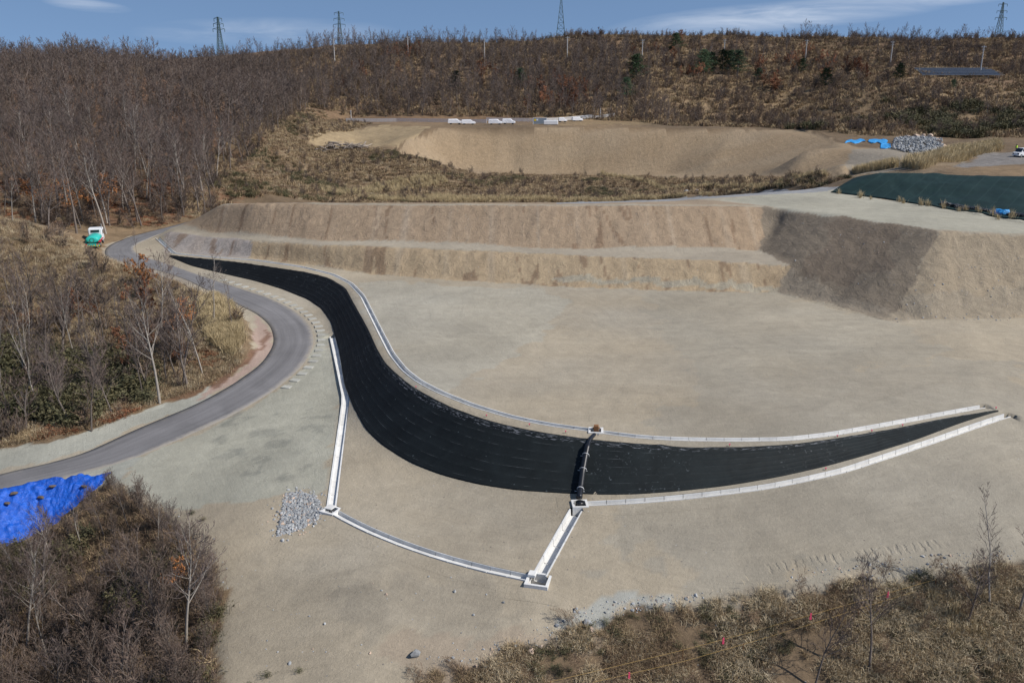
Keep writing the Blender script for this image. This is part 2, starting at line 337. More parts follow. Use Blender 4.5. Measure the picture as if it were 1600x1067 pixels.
# ------------------------------------------------------------------ materials
class NT:
    def __init__(s, name):
        s.m = bpy.data.materials.new(name); s.m.use_nodes = True; s.t = s.m.node_tree; s.t.nodes.clear()
        s.o = s.n('ShaderNodeOutputMaterial'); s.b = s.n('ShaderNodeBsdfPrincipled'); s.l(s.b.outputs[0], s.o.inputs[0])
    def n(s, t, ins=None, **k):
        x = s.t.nodes.new(t)
        for a, b in k.items(): setattr(x, a, b)
        for a, b in (ins or {}).items(): x.inputs[a].default_value = b
        return x
    def l(s, a, b): s.t.links.new(a, b)
    def noise(s, vec, scale, detail=4, rough=0.6, dist=0.0):
        x = s.n('ShaderNodeTexNoise', {'Scale': scale, 'Detail': detail, 'Roughness': rough, 'Distortion': dist}); s.l(vec, x.inputs['Vector']); return x.outputs['Fac']
    def mapr(s, v, a, b, c, d):
        x = s.n('ShaderNodeMapRange', {1: a, 2: b, 3: c, 4: d}); s.l(v, x.inputs[0]); return x.outputs[0]
    def math(s, op, a, b):
        x = s.n('ShaderNodeMath', operation=op)
        for i, q in enumerate((a, b)):
            if isinstance(q, (int, float)): x.inputs[i].default_value = q
            else: s.l(q, x.inputs[i])
        return x.outputs[0]
    def mix(s, f, a, b, mode='MIX'):
        x = s.n('ShaderNodeMix', data_type='RGBA', blend_type=mode)
        for nme, q in (('Factor', f), ('A', a), ('B', b)):
            if isinstance(q, (int, float)): x.inputs[nme].default_value = q
            elif isinstance(q, tuple): x.inputs[nme].default_value = q if len(q) == 4 else q + (1,)
            else: s.l(q, x.inputs[nme])
        return x.outputs['Result']
    def grey(s, v):
        x = s.n('ShaderNodeCombineColor'); [s.l(v, x.inputs[i]) for i in range(3)]; return x.outputs[0]
    def bump(s, h, strength, dist=0.1):
        x = s.n('ShaderNodeBump', {'Strength': strength, 'Distance': dist}); s.l(h, x.inputs['Height']); s.l(x.outputs[0], s.b.inputs['Normal'])
    def pos(s): return s.n('ShaderNodeNewGeometry').outputs['Position']
    def base(s, c):
        if isinstance(c, tuple): s.b.inputs['Base Color'].default_value = c + (1,)
        else: s.l(c, s.b.inputs['Base Color'])
    def rough(s, r, spec=0.3): s.b.inputs['Roughness'].default_value = r; s.b.inputs['Specular IOR Level'].default_value = spec
MATS = {}
def simple(name, c, r=0.8, var=0.15, scale=3.0, bump=0.0, metal=0.0, spec=0.3, objvar=0.0, c2=None, hue=None):
    """a painted / natural surface with mottling; objvar: shade differs from object to object"""
    if name in MATS: return MATS[name]
    k = NT(name); p = k.n('ShaderNodeTexCoord').outputs['Object']
    f = k.noise(p, scale, 5, 0.65)
    col = k.mix(k.mapr(f, 0.3, 0.7, 0, 1), tuple(a * (1 - var) for a in c), tuple(min(1, a * (1 + var)) for a in (c2 or c)))
    if objvar:
        oi = k.n('ShaderNodeObjectInfo').outputs['Random']
        col = k.mix(1.0, col, k.grey(k.mapr(oi, 0, 1, 1 - objvar, 1 + objvar)), 'MULTIPLY')
        if hue:
            col = k.mix(k.math('MULTIPLY', k.mapr(k.math('FRACT', k.math('MULTIPLY', oi, 7.31), 0), 0, 1, 0, 1), hue[1]), col, hue[0])
    k.base(col); k.rough(r, spec); k.b.inputs['Metallic'].default_value = metal
    if bump: k.bump(k.noise(p, scale * 3, 4), bump, 0.05)
    MATS[name] = k.m
    return k.m

_ta, _tb = G0(1235, 905), G0(1440, 872)
TRK = ((( _ta[0] + _tb[0]) / 2, (_ta[1] + _tb[1]) / 2, 0), math.atan2(_tb[1] - _ta[1], _tb[0] - _ta[0]))
def ground_material():
    k = NT('ground'); p = k.pos()
    a = k.n('ShaderNodeAttribute', attribute_name='zcol'); w = k.n('ShaderNodeAttribute', attribute_name='wild').outputs['Fac']
    col = a.outputs['Color']
    n1 = k.noise(p, 0.10, 5, 0.6, 0.5); n2 = k.noise(p, 0.8, 5, 0.7); n3 = k.noise(p, 5.0, 6, 0.8); n4 = k.noise(p, 0.35, 4, 0.7, 1.2)
    # grader and track sweeps: noise drawn out along two directions
    def sweep(ang, sc, thin):
        m = k.n('ShaderNodeMapping'); m.inputs['Rotation'].default_value = (0, 0, ang); m.inputs['Scale'].default_value = (sc, sc * thin, sc)
        k.l(p, m.inputs['Vector']); return k.noise(m.outputs[0], 1.0, 5, 0.7, 0.6)
    s1 = sweep(R(18), 0.09, 14); s2 = sweep(R(-40), 0.12, 11)
    fl = k.n('ShaderNodeAttribute', attribute_name='flow').outputs['Fac']; bk = k.n('ShaderNodeAttribute', attribute_name='bank').outputs['Fac']
    sx = k.n('ShaderNodeSeparateXYZ'); k.l(p, sx.inputs[0])
    def comb(a, b, c):
        x = k.n('ShaderNodeCombineXYZ')
        for i, q in enumerate((a, b, c)): k.l(q, x.inputs[i])
        return x.outputs[0]
    warp = k.math('MULTIPLY', k.noise(p, 0.04, 2, 0.5), 14.0)
    fv = comb(k.math('ADD', k.math('MULTIPLY', fl, 1.0), warp), k.math('MULTIPLY', sx.outputs[0], 0.05), k.math('MULTIPLY', sx.outputs[1], 0.05))
    f1 = k.noise(fv, 1.6, 6, 0.75, 0.3); f2 = k.noise(fv, 5.0, 4, 0.7)
    gv = comb(k.math('MULTIPLY', sx.outputs[0], 1.0), k.math('MULTIPLY', sx.outputs[1], 0.10), k.math('MULTIPLY', sx.outputs[2], 0.22))
    g1 = k.noise(gv, 0.6, 5, 0.7, 1.2); g2 = k.noise(p, 0.9, 8, 0.75, 0.6)
    tr = k.mapr(k.noise(p, 0.045, 3, 0.5, 1.0), 0.42, 0.58, 0.15, 1.0)
    v = k.mapr(n1, 0.3, 0.7, 0.90, 1.10)
    v = k.math('MULTIPLY', v, k.math('ADD', 1.0, k.math('MULTIPLY', tr, k.mapr(f1, 0.3, 0.7, -0.045, 0.045))))
    v = k.math('MULTIPLY', v, k.mapr(f2, 0.3, 0.7, 0.95, 1.05))
    v = k.math('MULTIPLY', v, k.mapr(n2, 0.25, 0.75, 0.90, 1.10))
    v = k.math('MULTIPLY', v, k.mapr(n3, 0.25, 0.75, 0.90, 1.10))
    v = k.math('MULTIPLY', v, k.mapr(s1, 0.3, 0.7, 0.98, 1.02))
    v = k.math('MULTIPLY', v, k.mapr(k.noise(p, 0.035, 5, 0.6, 0.8), 0.35, 0.65, 0.88, 1.11))
    # wheel tracks: pairs of broken arcs left by machines
    vec = k.n('ShaderNodeSeparateXYZ'); k.l(p, vec.inputs[0]); brk = k.mapr(k.noise(p, 0.16, 3, 0.6), 0.42, 0.6, 0, 1)
    for (cx, cy, r_, amt) in ((60, 60, 62, .07), (66, 52, 60, -.06), (-60, 40, 68, .06), (20, 160, 72, -.06), (10, 175, 92, .06), (90, 120, 75, .06), (30, 20, 60, -.05), (0, -10, 82, .06), (-30, 120, 45, .05), (70, 10, 70, -.06), (-5, 0, 47, -.06), (10, 10, 33, .07), (40, -20, 78, .06)):
        dx = k.math('SUBTRACT', vec.outputs[0], float(cx)); dy = k.math('SUBTRACT', vec.outputs[1], float(cy))
        rr = k.math('SQRT', k.math('ADD', k.math('MULTIPLY', dx, dx), k.math('MULTIPLY', dy, dy)), 0)
        q = k.math('ADD', k.math('SUBTRACT', rr, float(r_)), k.mapr(n4, 0.3, 0.7, -0.5, 0.5))
        q = k.math('ABSOLUTE', k.math('SUBTRACT', k.math('ABSOLUTE', q, 0), 1.0), 0)
        v = k.math('MULTIPLY', v, k.math('ADD', 1.0, k.math('MULTIPLY', k.math('MULTIPLY', k.mapr(q, 0.15, 0.42, 1, 0), brk), amt)))
    # crawler tread prints near the brush edge
    tm = k.n('ShaderNodeMapping', vector_type='TEXTURE'); tm.inputs['Location'].default_value = TRK[0]; tm.inputs['Rotation'].default_value = (0, 0, TRK[1]); k.l(p, tm.inputs['Vector'])
    ts = k.n('ShaderNodeSeparateXYZ'); k.l(tm.outputs[0], ts.inputs[0])
    bar = k.mapr(k.math('SINE', k.math('MULTIPLY', k.math('ADD', ts.outputs[0], k.mapr(n2, 0, 1, -0.35, 0.35)), 12.0), 0), 0.1, 0.8, 0, 1)
    la = k.math('ABSOLUTE', k.math('SUBTRACT', k.math('ABSOLUTE', ts.outputs[1], 0), 1.0), 0)
    tmask = k.math('MULTIPLY', k.math('MULTIPLY', k.mapr(la, 0.32, 0.5, 1, 0), k.mapr(k.math('ABSOLUTE', ts.outputs[0], 0), 5.0, 7.0, 1, 0)), k.mapr(k.noise(p, 0.6, 4, 0.7), 0.42, 0.6, 0.0, 1))
    tread = k.math('MULTIPLY', bar, tmask)
    bv = k.math('MULTIPLY', k.mapr(g1, 0.3, 0.7, 0.93, 1.06), k.mapr(g2, 0.3, 0.7, 0.80, 1.18))
    xb = k.n('ShaderNodeMix', data_type='FLOAT'); k.l(bk, xb.inputs['Factor']); k.l(v, xb.inputs[2]); k.l(bv, xb.inputs[3]); v = xb.outputs[0]
    wv = k.math('MULTIPLY', k.mapr(n4, 0.3, 0.7, 0.72, 1.28), k.mapr(n3, 0.25, 0.75, 0.75, 1.25))
    x = k.n('ShaderNodeMix', data_type='FLOAT'); k.l(w, x.inputs['Factor']); k.l(v, x.inputs[2]); k.l(wv, x.inputs[3])
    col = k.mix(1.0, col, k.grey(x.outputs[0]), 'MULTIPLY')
    # scattered pebbles, pale and dark
    vo = k.n('ShaderNodeTexVoronoi', {'Scale': 2.3, 'Randomness': 1.0}); k.l(p, vo.inputs['Vector'])
    dot = k.math('MULTIPLY', k.math('LESS_THAN', vo.outputs['Distance'], 0.13), k.math('GREATER_THAN', k.noise(p, 0.22, 3, 0.6), 0.50))
    sepc = k.n('ShaderNodeSeparateColor'); k.l(vo.outputs['Color'], sepc.inputs[0])
    col = k.mix(k.math('MULTIPLY', dot, k.math('GREATER_THAN', sepc.outputs[0], 0.72)), col, k.mix(sepc.outputs[1], (0.42, 0.40, 0.36), (0.14, 0.12, 0.10)))
    # mild yellow / rose drift
    col = k.mix(k.mapr(k.noise(p, 0.06, 4, 0.6, 1.0), 0.35, 0.65, 0.0, 0.35), col, k.mix(1.0, col, (0.96, 0.99, 1.04), 'MULTIPLY'))
    k.base(col); k.rough(0.95, 0.15)
    hb = k.math('ADD', k.math('MULTIPLY', n3, 0.6), k.math('ADD', n2, k.math('MULTIPLY', f1, 0.3)))
    hb = k.math('SUBTRACT', hb, k.math('MULTIPLY', tread, 1.1))
    hb = k.math('ADD', hb, k.math('MULTIPLY', bk, k.math('SUBTRACT', k.math('ADD', k.math('MULTIPLY', g1, 1.2), k.math('MULTIPLY', g2, 3.8)), 2.5)))
    k.bump(hb, 0.6, 0.14)
    return k.m
M_GROUND = ground_material()

def asphalt():
    k = NT('asphalt'); uv = k.n('ShaderNodeUVMap', uv_map='UVMap').outputs[0]; p = k.pos()
    su = k.n('ShaderNodeSeparateXYZ'); k.l(uv, su.inputs[0])
    n = k.noise(p, 12, 5, 0.75); n1 = k.noise(p, 0.25, 4, 0.6, 0.8)
    m = k.n('ShaderNodeMapping'); m.inputs['Scale'].default_value = (0.03, 3.5, 1); k.l(uv, m.inputs['Vector']); st = k.noise(m.outputs[0], 2.0, 4, 0.6)
    v = k.math('MULTIPLY', k.mapr(n, 0.25, 0.75, 0.82, 1.18), k.math('MULTIPLY', k.mapr(n1, 0.3, 0.7, 0.88, 1.12), k.mapr(st, 0.3, 0.7, 0.80, 1.18)))
    col = k.mix(1.0, (0.175, 0.17, 0.172), k.grey(v), 'MULTIPLY')
    edge = k.math('ABSOLUTE', k.math('SUBTRACT', su.outputs[1], 0.5), 0)
    e = k.mapr(k.math('ADD', edge, k.mapr(k.noise(p, 1.2, 4), 0.3, 0.7, -0.07, 0.07)), 0.38, 0.50, 0, 0.85)
    col = k.mix(e, col, (0.25, 0.23, 0.20))
    k.base(col); k.rough(0.85, 0.25); k.bump(n, 0.3, 0.02)
    return k.m
def sheet_mat():
    k = NT('black_geotextile'); uv = k.n('ShaderNodeUVMap', uv_map='UVMap').outputs[0]; p = k.pos()
    su = k.n('ShaderNodeSeparateXYZ'); k.l(uv, su.inputs[0]); s, t = su.outputs[0], su.outputs[1]
    # weave lines across the sheet, pins, and broken seam glints painted into the colour
    ft = k.math('FRACT', k.math('MULTIPLY', t, 7.0), 0)
    seam = k.math('LESS_THAN', k.math('ABSOLUTE', k.math('SUBTRACT', ft, 0.5), 0), 0.022)
    broken = k.mapr(k.noise(p, 0.7, 4, 0.7), 0.48, 0.70, 0, 1)
    ft2 = k.math('FRACT', k.math('MULTIPLY', t, 42.0), 0)
    rib = k.math('LESS_THAN', ft2, 0.25)
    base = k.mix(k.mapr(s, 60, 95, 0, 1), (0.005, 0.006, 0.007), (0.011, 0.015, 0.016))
    n1 = k.noise(p, 0.5, 4, 0.6, 0.5)
    base = k.mix(1.0, base, k.grey(k.mapr(n1, 0.3, 0.7, 0.7, 1.35)), 'MULTIPLY')
    base = k.mix(k.math('MULTIPLY', rib, 0.35), base, (0.004, 0.005, 0.006))
    col = k.mix(k.math('MULTIPLY', k.math('MULTIPLY', seam, broken), 0.8), base, (0.09, 0.10, 0.105))
    vo = k.n('ShaderNodeTexVoronoi', {'Scale': 0.9, 'Randomness': 0.7}); k.l(p, vo.inputs['Vector'])
    col = k.mix(k.math('MULTIPLY', k.math('LESS_THAN', vo.outputs['Distance'], 0.06), 0.35), col, (0.14, 0.17, 0.18))
    # chalky scuffs, with small glints painted in as pale patches
    sc1 = k.math('MULTIPLY', k.mapr(k.noise(p, 1.7, 6, 0.75, 1.5), 0.60, 0.66, 0, 1), k.mapr(k.noise(p, 0.10, 2, 0.5), 0.55, 0.66, 0, 1))
    col = k.mix(k.math('MULTIPLY', sc1, 0.55), col, (0.15, 0.17, 0.18))
    for (u_, v_, r_) in ((520, 468, 3.0), (1245, 714, 2.6), (1300, 704, 1.8), (500, 452, 1.6)):
        c_ = G0(u_, v_); dd = k.n('ShaderNodeVectorMath', operation='DISTANCE'); k.l(p, dd.inputs[0]); dd.inputs[1].default_value = (c_[0], c_[1], h1(*c_))
        mk = k.math('MULTIPLY', k.mapr(dd.outputs['Value'], r_ * 0.5, r_, 1, 0), k.mapr(k.noise(p, 1.9, 6, 0.75, 2.0), 0.60, 0.64, 0, 1))
        col = k.mix(k.math('MULTIPLY', mk, 0.5), col, (0.14, 0.15, 0.155))
    # bunched pale loops along the right upper edge
    m = k.n('ShaderNodeMapping'); m.inputs['Scale'].default_value = (1.0, 40.0, 1); k.l(uv, m.inputs['Vector'])
    lp = k.mapr(k.noise(m.outputs[0], 1.6, 3, 0.6, 0.8), 0.56, 0.62, 0, 1)
    band = k.math('MULTIPLY', k.math('MULTIPLY', k.math('GREATER_THAN', t, 0.03), k.math('LESS_THAN', t, 0.13)), k.mapr(s, 62, 72, 0.12, 1))
    col = k.mix(k.math('MULTIPLY', k.math('MULTIPLY', lp, band), 0.7), col, (0.22, 0.23, 0.25))
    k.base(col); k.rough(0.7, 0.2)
    k.bump(k.math('ADD', k.math('MULTIPLY', rib, 0.5), k.noise(p, 4, 4)), 0.4, 0.05)
    return k.m
def net_mat():
    k = NT('dark_green_netting'); uv = k.n('ShaderNodeUVMap', uv_map='UVMap').outputs[0]; p = k.pos()
    su = k.n('ShaderNodeSeparateXYZ'); k.l(uv, su.inputs[0])
    f = k.math('FRACT', k.math('SUBTRACT', k.math('MULTIPLY', su.outputs[0], 0.45), k.math('MULTIPLY', su.outputs[1], 2.2)), 0)
    ln = k.math('LESS_THAN', f, 0.05)
    col = k.mix(k.mapr(k.noise(p, 0.4, 4), 0.3, 0.7, 0, 1), (0.008, 0.022, 0.021), (0.012, 0.032, 0.030))
    col = k.mix(k.math('MULTIPLY', ln, 0.5), col, (0.030, 0.058, 0.054))
    k.base(col); k.rough(0.75, 0.2); k.bump(k.noise(p, 1.5, 4), 0.5, 0.1)
    return k.m
def concrete():
    k = NT('new_concrete'); p = k.pos()
    n = k.noise(p, 1.3, 5, 0.7); n2 = k.noise(p, 9, 5, 0.7)
    oi = k.n('ShaderNodeObjectInfo').outputs['Random']
    v = k.math('MULTIPLY', k.math('MULTIPLY', k.mapr(n, 0.3, 0.7, 0.84, 1.08), k.mapr(n2, 0.25, 0.75, 0.94, 1.05)), k.mapr(oi, 0, 1, 0.90, 1.03))
    k.base(k.mix(1.0, (0.71, 0.705, 0.68), k.grey(v), 'MULTIPLY')); k.rough(0.85, 0.2); k.bump(n2, 0.25, 0.01)
    return k.m
M_ASPH, M_SHEET, M_NET, M_CONC = asphalt(), sheet_mat(), net_mat(), concrete()
def tarp_mat(name, c, c2):
    k = NT(name); p = k.pos()
    n = k.noise(p, 0.9, 6, 0.7, 1.5); k.base(k.mix(k.mapr(n, 0.35, 0.65, 0, 1), c, c2)); k.rough(0.38, 0.5)
    k.bump(k.math('ADD', k.noise(p, 2.2, 5, 0.7, 2.0), k.math('MULTIPLY', k.noise(p, 9, 3), 0.3)), 0.9, 0.12)
    return k.m

# ------------------------------------------------------------------ mesh helpers
def mesh_obj(name, V, F, mats, parent=None, smooth=False, mi=None, uv=None, link=True):
    me = bpy.data.meshes.new(name)
    me.from_pydata([tuple(map(float, v)) for v in V], [], [tuple(f) for f in F])
    for m in (mats if isinstance(mats, (list, tuple)) else [mats]): me.materials.append(m)
    if mi is not None: me.polygons.foreach_set('material_index', np.asarray(mi, dtype=np.int32))
    if smooth: me.polygons.foreach_set('use_smooth', np.ones(len(me.polygons), dtype=bool))
    if uv is not None:
        l = me.uv_layers.new(name='UVMap'); idx = np.zeros(len(me.loops), dtype=np.int32); me.loops.foreach_get('vertex_index', idx)
        l.data.foreach_set('uv', np.asarray(uv, dtype=np.float32)[idx].ravel())
    me.update()
    o = bpy.data.objects.new(name, me)
    if link: COL.objects.link(o)
    if parent: o.parent = parent
    return o
def tag(o, label=None, cat=None, group=None, kind=None):
    if label: o['label'] = label
    if cat: o['category'] = cat
    if group: o['group'] = group
    if kind: o['kind'] = kind
    return o
def thing(name, label, cat, loc=(0, 0, 0), rz=0.0, group=None, rot=None):
    o = bpy.data.objects.new(name, None); COL.objects.link(o); o.location = loc
    o.rotation_euler = rot if rot else (0, 0, rz); o.empty_display_size = 0.3
    return tag(o, label, cat, group)
class MB:
    def __init__(s): s.V = []; s.F = []; s.mi = []; s.m = 0
    def add(s, V, F):
        b = len(s.V); s.V += [tuple(v) for v in V]; s.F += [tuple(i + b for i in f) for f in F]; s.mi += [s.m] * len(F); return s
    def box(s, x0, x1, y0, y1, z0, z1, taper=0.0, M=None, bev=0.0):
        tx, ty = (x1 - x0) * taper / 2, (y1 - y0) * taper / 2
        if bev:
            b = bev; pr = []
            for (z, i) in ((z0, b), (z0 + b, 0), (z1 - b, 0), (z1, b)):
                pr.append([(x0 + i, y0 + b + i, z), (x0 + b + i, y0 + i, z), (x1 - b - i, y0 + i, z), (x1 - i, y0 + b + i, z), (x1 - i, y1 - b - i, z), (x1 - b - i, y1 - i, z), (x0 + b + i, y1 - i, z), (x0 + i, y1 - b - i, z)])
            V = [v for r in pr for v in r]; F = [tuple(range(7, -1, -1)), tuple(range(24, 32))]
            for r in range(3):
                for i in range(8): F.append((r * 8 + i, r * 8 + (i + 1) % 8, r * 8 + 8 + (i + 1) % 8, r * 8 + 8 + i))
        else:
            V = [(x0, y0, z0), (x1, y0, z0), (x1, y1, z0), (x0, y1, z0), (x0 + tx, y0 + ty, z1), (x1 - tx, y0 + ty, z1), (x1 - tx, y1 - ty, z1), (x0 + tx, y1 - ty, z1)]
            F = [(3, 2, 1, 0), (4, 5, 6, 7), (0, 1, 5, 4), (1, 2, 6, 5), (2, 3, 7, 6), (3, 0, 4, 7)]
        if M is not None: V = [tuple(M @ Vector(v)) for v in V]
        return s.add(V, F)
    def tube(s, pts, r, k=6, cap=True):
        pts = [Vector(p) for p in pts]; n = len(pts); rs = r if isinstance(r, (list, tuple)) else [r] * n; V = []
        for i, p in enumerate(pts):
            d = (pts[min(i + 1, n - 1)] - pts[max(i - 1, 0)]).normalized()
            a = d.orthogonal().normalized() if i == 0 else (a - d * a.dot(d)).normalized()
            b = d.cross(a)
            for j in range(k):
                t = 2 * math.pi * j / k; V.append(p + (a * math.cos(t) + b * math.sin(t)) * rs[i])
        F = [(i * k + j, i * k + (j + 1) % k, (i + 1) * k + (j + 1) % k, (i + 1) * k + j) for i in range(n - 1) for j in range(k)]
        if cap: F += [tuple(range(k - 1, -1, -1)), tuple(range((n - 1) * k, n * k))]
        return s.add(V, F)
    def bar(s, a, b, w):
        return s.tube([a, b], w * 0.7, 4, True)
    def build(s, name, mats, parent=None, smooth=False, link=True):
        return mesh_obj(name, s.V, s.F, mats, parent, smooth, s.mi, link=link)
def ribbon(A, B, nt, zf, off=0.0, skirt=0.0):
    """grid between two equally sampled lines -> verts, faces, uv (metres along, 0..1 across)"""
    n = len(A); L = np.concatenate([[0], np.cumsum(np.hypot(*np.diff((A[:, :2] + B[:, :2]) / 2, axis=0).T))])
    V = []; U = []
    T = np.linspace(0, 1, nt + 1)
    X = A[:, None, 0] * (1 - T) + B[:, None, 0] * T; Y = A[:, None, 1] * (1 - T) + B[:, None, 1] * T
    Z = zf(X, Y, T[None, :] * np.ones_like(X), L[:, None] * np.ones_like(X)) + off
    V = np.stack([X, Y, Z], -1)
    U = np.stack([L[:, None] * np.ones_like(X), T[None, :] * np.ones_like(X)], -1)
    if skirt:
        V = np.concatenate([V[:, :1] - [0, 0, skirt], V, V[:, -1:] - [0, 0, skirt]], 1); U = np.concatenate([U[:, :1], U, U[:, -1:]], 1)
    w = V.shape[1]
    F = [(i * w + j, i * w + j + 1, (i + 1) * w + j + 1, (i + 1) * w + j) for i in range(n - 1) for j in range(w - 1)]
    # upward facing
    a, b, c = V[0, 0], V[0, -1], V[-1, 0]
    if np.cross((b - a)[:2], (c - a)[:2]) < 0: F = [f[::-1] for f in F]
    return V.reshape(-1, 3), F, U.reshape(-1, 2)

# ------------------------------------------------------------------ ground sheet
def axis(a, b, st, lo, hi, gr):
    c = list(np.arange(a, b + 1e-6, st)); s = st
    while c[-1] < hi: s *= gr; c.append(c[-1] + s)
    s = st
    while c[0] > lo: s *= gr; c.insert(0, c[0] - s)
    return np.array(c)
xs = axis(-66, 72, 0.33, -880, 1280, 1.035); ys = axis(34, 134, 0.33, -140, 1280, 1.022)
GX, GY = np.meshgrid(xs, ys)
GZ = H(GX, GY)
carve = np.zeros(GX.shape)
for kk, g in gut_w.items():
    hw = dict(D=0.95, F=0.8).get(kk, 0.62)
    d = distline(GX, GY, g); carve = np.where(d < hw, np.minimum(carve, -0.75), carve)
for poly, (a, b) in ((SHEET, (TOPW, BOTW)), (ROADP, (RIN, ROUT))):
    ins = inpoly(GX, GY, poly) & (np.minimum(distline(GX, GY, a[::2]), distline(GX, GY, b[::2])) > 0.5)
    carve = np.where(ins, np.minimum(carve, -0.22), carve)
BOXES = {'G1': (P(517, 797, -4.0), 0.62), 'G2': (P(841, 905, -3.7), 0.75), 'G3': (P(906, 788, zbx), 0.6), 'G4': (P(931, 673.5, 0), 0.72)}
for (c, hw) in BOXES.values():
    carve = np.where((np.abs(GX - c[0]) < hw + 0.1) & (np.abs(GY - c[1]) < hw + 0.1), -1.0, carve)

# colour zones: photo outlines dropped onto the land
def zone(poly, c, jit=0.6, blend=1.0, world=None):
    global ZC
    jx = jit * fbm(GX / 2.3, GY / 2.3, 3); jy = jit * fbm(GX / 2.1 + 40, GY / 2.1 + 9, 3)
    m = inpoly(GX + jx, GY + jy, world or GP(poly)); ZC[m] = ZC[m] * (1 - blend) + np.array(c) * blend
    return m
ZC = np.ones(GX.shape + (3,)) * np.array((0.150, 0.108, 0.068))
nf = np.clip(fbm(GX / 30, GY / 30, 4) * 1.6 + 0.35, 0, 1)[..., None]
ZC = ZC * (1 - nf) + nf * np.array((0.22, 0.155, 0.092))
fm = GY > 330
ZC[fm] = ZC[fm] * 0.9 + np.array((0.012, 0.0, 0.0))
LIT = (0.165, 0.082, 0.048)
zone([(-200,420),(-200,300),(0,300),(160,350),(280,345),(350,318),(400,300),(390,240),(380,200),(370,120),(0,120),(-300,140)], LIT, 14.0, 0.6)
zone([(100,520),(300,500),(370,560),(300,620),(120,640)], LIT, 2.0, 0.5)
zone([(-100,330),(0,335),(110,365),(210,415),(300,450),(370,490),(385,530),(350,560),(250,500),(100,440),(-100,400)], (0.23, 0.17, 0.105), 2.0, 0.8)
soilm = inpoly(GX + 0.7 * fbm(GX / 1.7, GY / 1.7, 3), GY + 0.7 * fbm(GX / 1.9 + 8, GY / 1.9, 3), SOIL)
TAN = (0.340, 0.290, 0.214)
ZC[soilm] = TAN
pm = np.clip(fbm(GX / 14, GY / 9, 4) * 1.5 + 0.4, 0, 1)[..., None]
ZC = np.where(soilm[..., None], ZC * (1 - 0.55 * pm) + 0.55 * pm * np.array((0.355, 0.322, 0.260)), ZC)
zone([(560,440),(860,452),(900,475),(800,560),(700,620),(650,590),(600,520)], (0.355, 0.335, 0.275), 2.5, 0.6)
zone([(1100,600),(1600,560),(1700,900),(1100,930),(940,840)], (0.295, 0.268, 0.215), 4, 0.6)
zone([(1000,455),(1215,457),(1380,500),(1500,560),(1100,600)], (0.30, 0.275, 0.22), 4, 0.5)
# banks of the upper platform
BK1 = [(262,394),(320,396),(400,403),(500,416),(600,430),(700,438),(860,447),(1000,453),(1120,456),(1215,457),(1238,413),(1100,407),(860,397),(700,391),(500,383),(400,377),(320,371),(258,364)]
BK2 = [(262,358),(330,364),(500,376),(700,384),(860,388),(1000,392),(1185,391),(1215,352),(1195,323),(1000,322),(860,322),(700,321),(500,319.5),(345,321)]
BK2W = GP(BK2[:-2]) + PW((500,318,7.05),(345,319,5.6))
zone(BK2, (0.335, 0.250, 0.168), 0.3, 1.0, BK2W)
zone(BK1, (0.375, 0.288, 0.185), 0.5)
zone([(262,394),(392,403),(392,376),(258,364)], (0.315, 0.282, 0.255), 0.5)
stk = np.clip(fbm(GX / 2.2 + 0.03 * GY, GY / 40, 4) * 1.8 + 0.1, 0, 1)[..., None]
bm_ = inpoly(GX, GY, GP(BK1)) | inpoly(GX, GY, BK2W)
ZC = np.where(bm_[..., None], ZC * (1 - 0.22 * stk) + 0.22 * stk * np.array((0.22, 0.155, 0.10)), ZC)
gul = (np.abs(fbm(GX / 3.1 + 0.04 * GY + 20, GY / 25, 3)) < 0.045)[..., None] & (fbm(GX / 9 + 3, GY / 9, 2) > -0.05)[..., None]
ZC = np.where(bm_[..., None] & gul, ZC * 0.35 + 0.65 * np.array((0.19, 0.125, 0.08)), ZC)
stk2 = np.clip(fbm(GX / 1.1 + 9, GY / 30, 3) * 2.2 - 0.5, 0, 1)[..., None]
ZC = np.where(bm_[..., None], ZC * (1 - 0.3 * stk2) + 0.3 * stk2 * np.array((0.43, 0.37, 0.29)), ZC)
zone([(860,440),(1215,458),(1215,448),(1000,436),(900,428)], (0.33, 0.32, 0.26), 1.2, 0.6)
zone([(258,364),(330,364.5),(500,376.5),(860,388.5),(1185,391.5),(1238,412),(860,396.5),(500,382.5),(320,370)], (0.345, 0.30, 0.232), 0.3)
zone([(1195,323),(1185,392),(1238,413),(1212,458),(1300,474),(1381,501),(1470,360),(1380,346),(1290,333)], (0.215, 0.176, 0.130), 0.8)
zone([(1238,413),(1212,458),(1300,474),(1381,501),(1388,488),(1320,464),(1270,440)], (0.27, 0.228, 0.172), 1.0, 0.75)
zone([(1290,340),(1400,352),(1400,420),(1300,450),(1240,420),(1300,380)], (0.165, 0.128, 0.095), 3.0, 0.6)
zone([(1381,501),(1470,361),(1600,368),(1760,376),(1760,494),(1600,497)], (0.335, 0.272, 0.190), 0.6)
zone([(1381,501),(1400,470),(1500,455),(1600,440),(1760,440),(1760,494)], (0.30, 0.255, 0.19), 2, 0.7)
zone([(1200,322),(1120,312),(1290,294),(1310,300),(1480,326),(1620,350),(1760,370),(1600,366),(1470,359)], (0.350, 0.330, 0.262), 0.6)
zone([(500,318),(500,316.8),(870,317),(1000,314),(1090,312),(1195,321),(860,320.5)], (0.30, 0.235, 0.165), 0.5)
zone([(870,318.5),(870,316),(1000,312.5),(1100,307),(1200,299),(1290,292.5),(1330,292),(1300,297),(1200,304),(1100,311),(1000,316.5)], (0.25, 0.25, 0.25), 0.4)
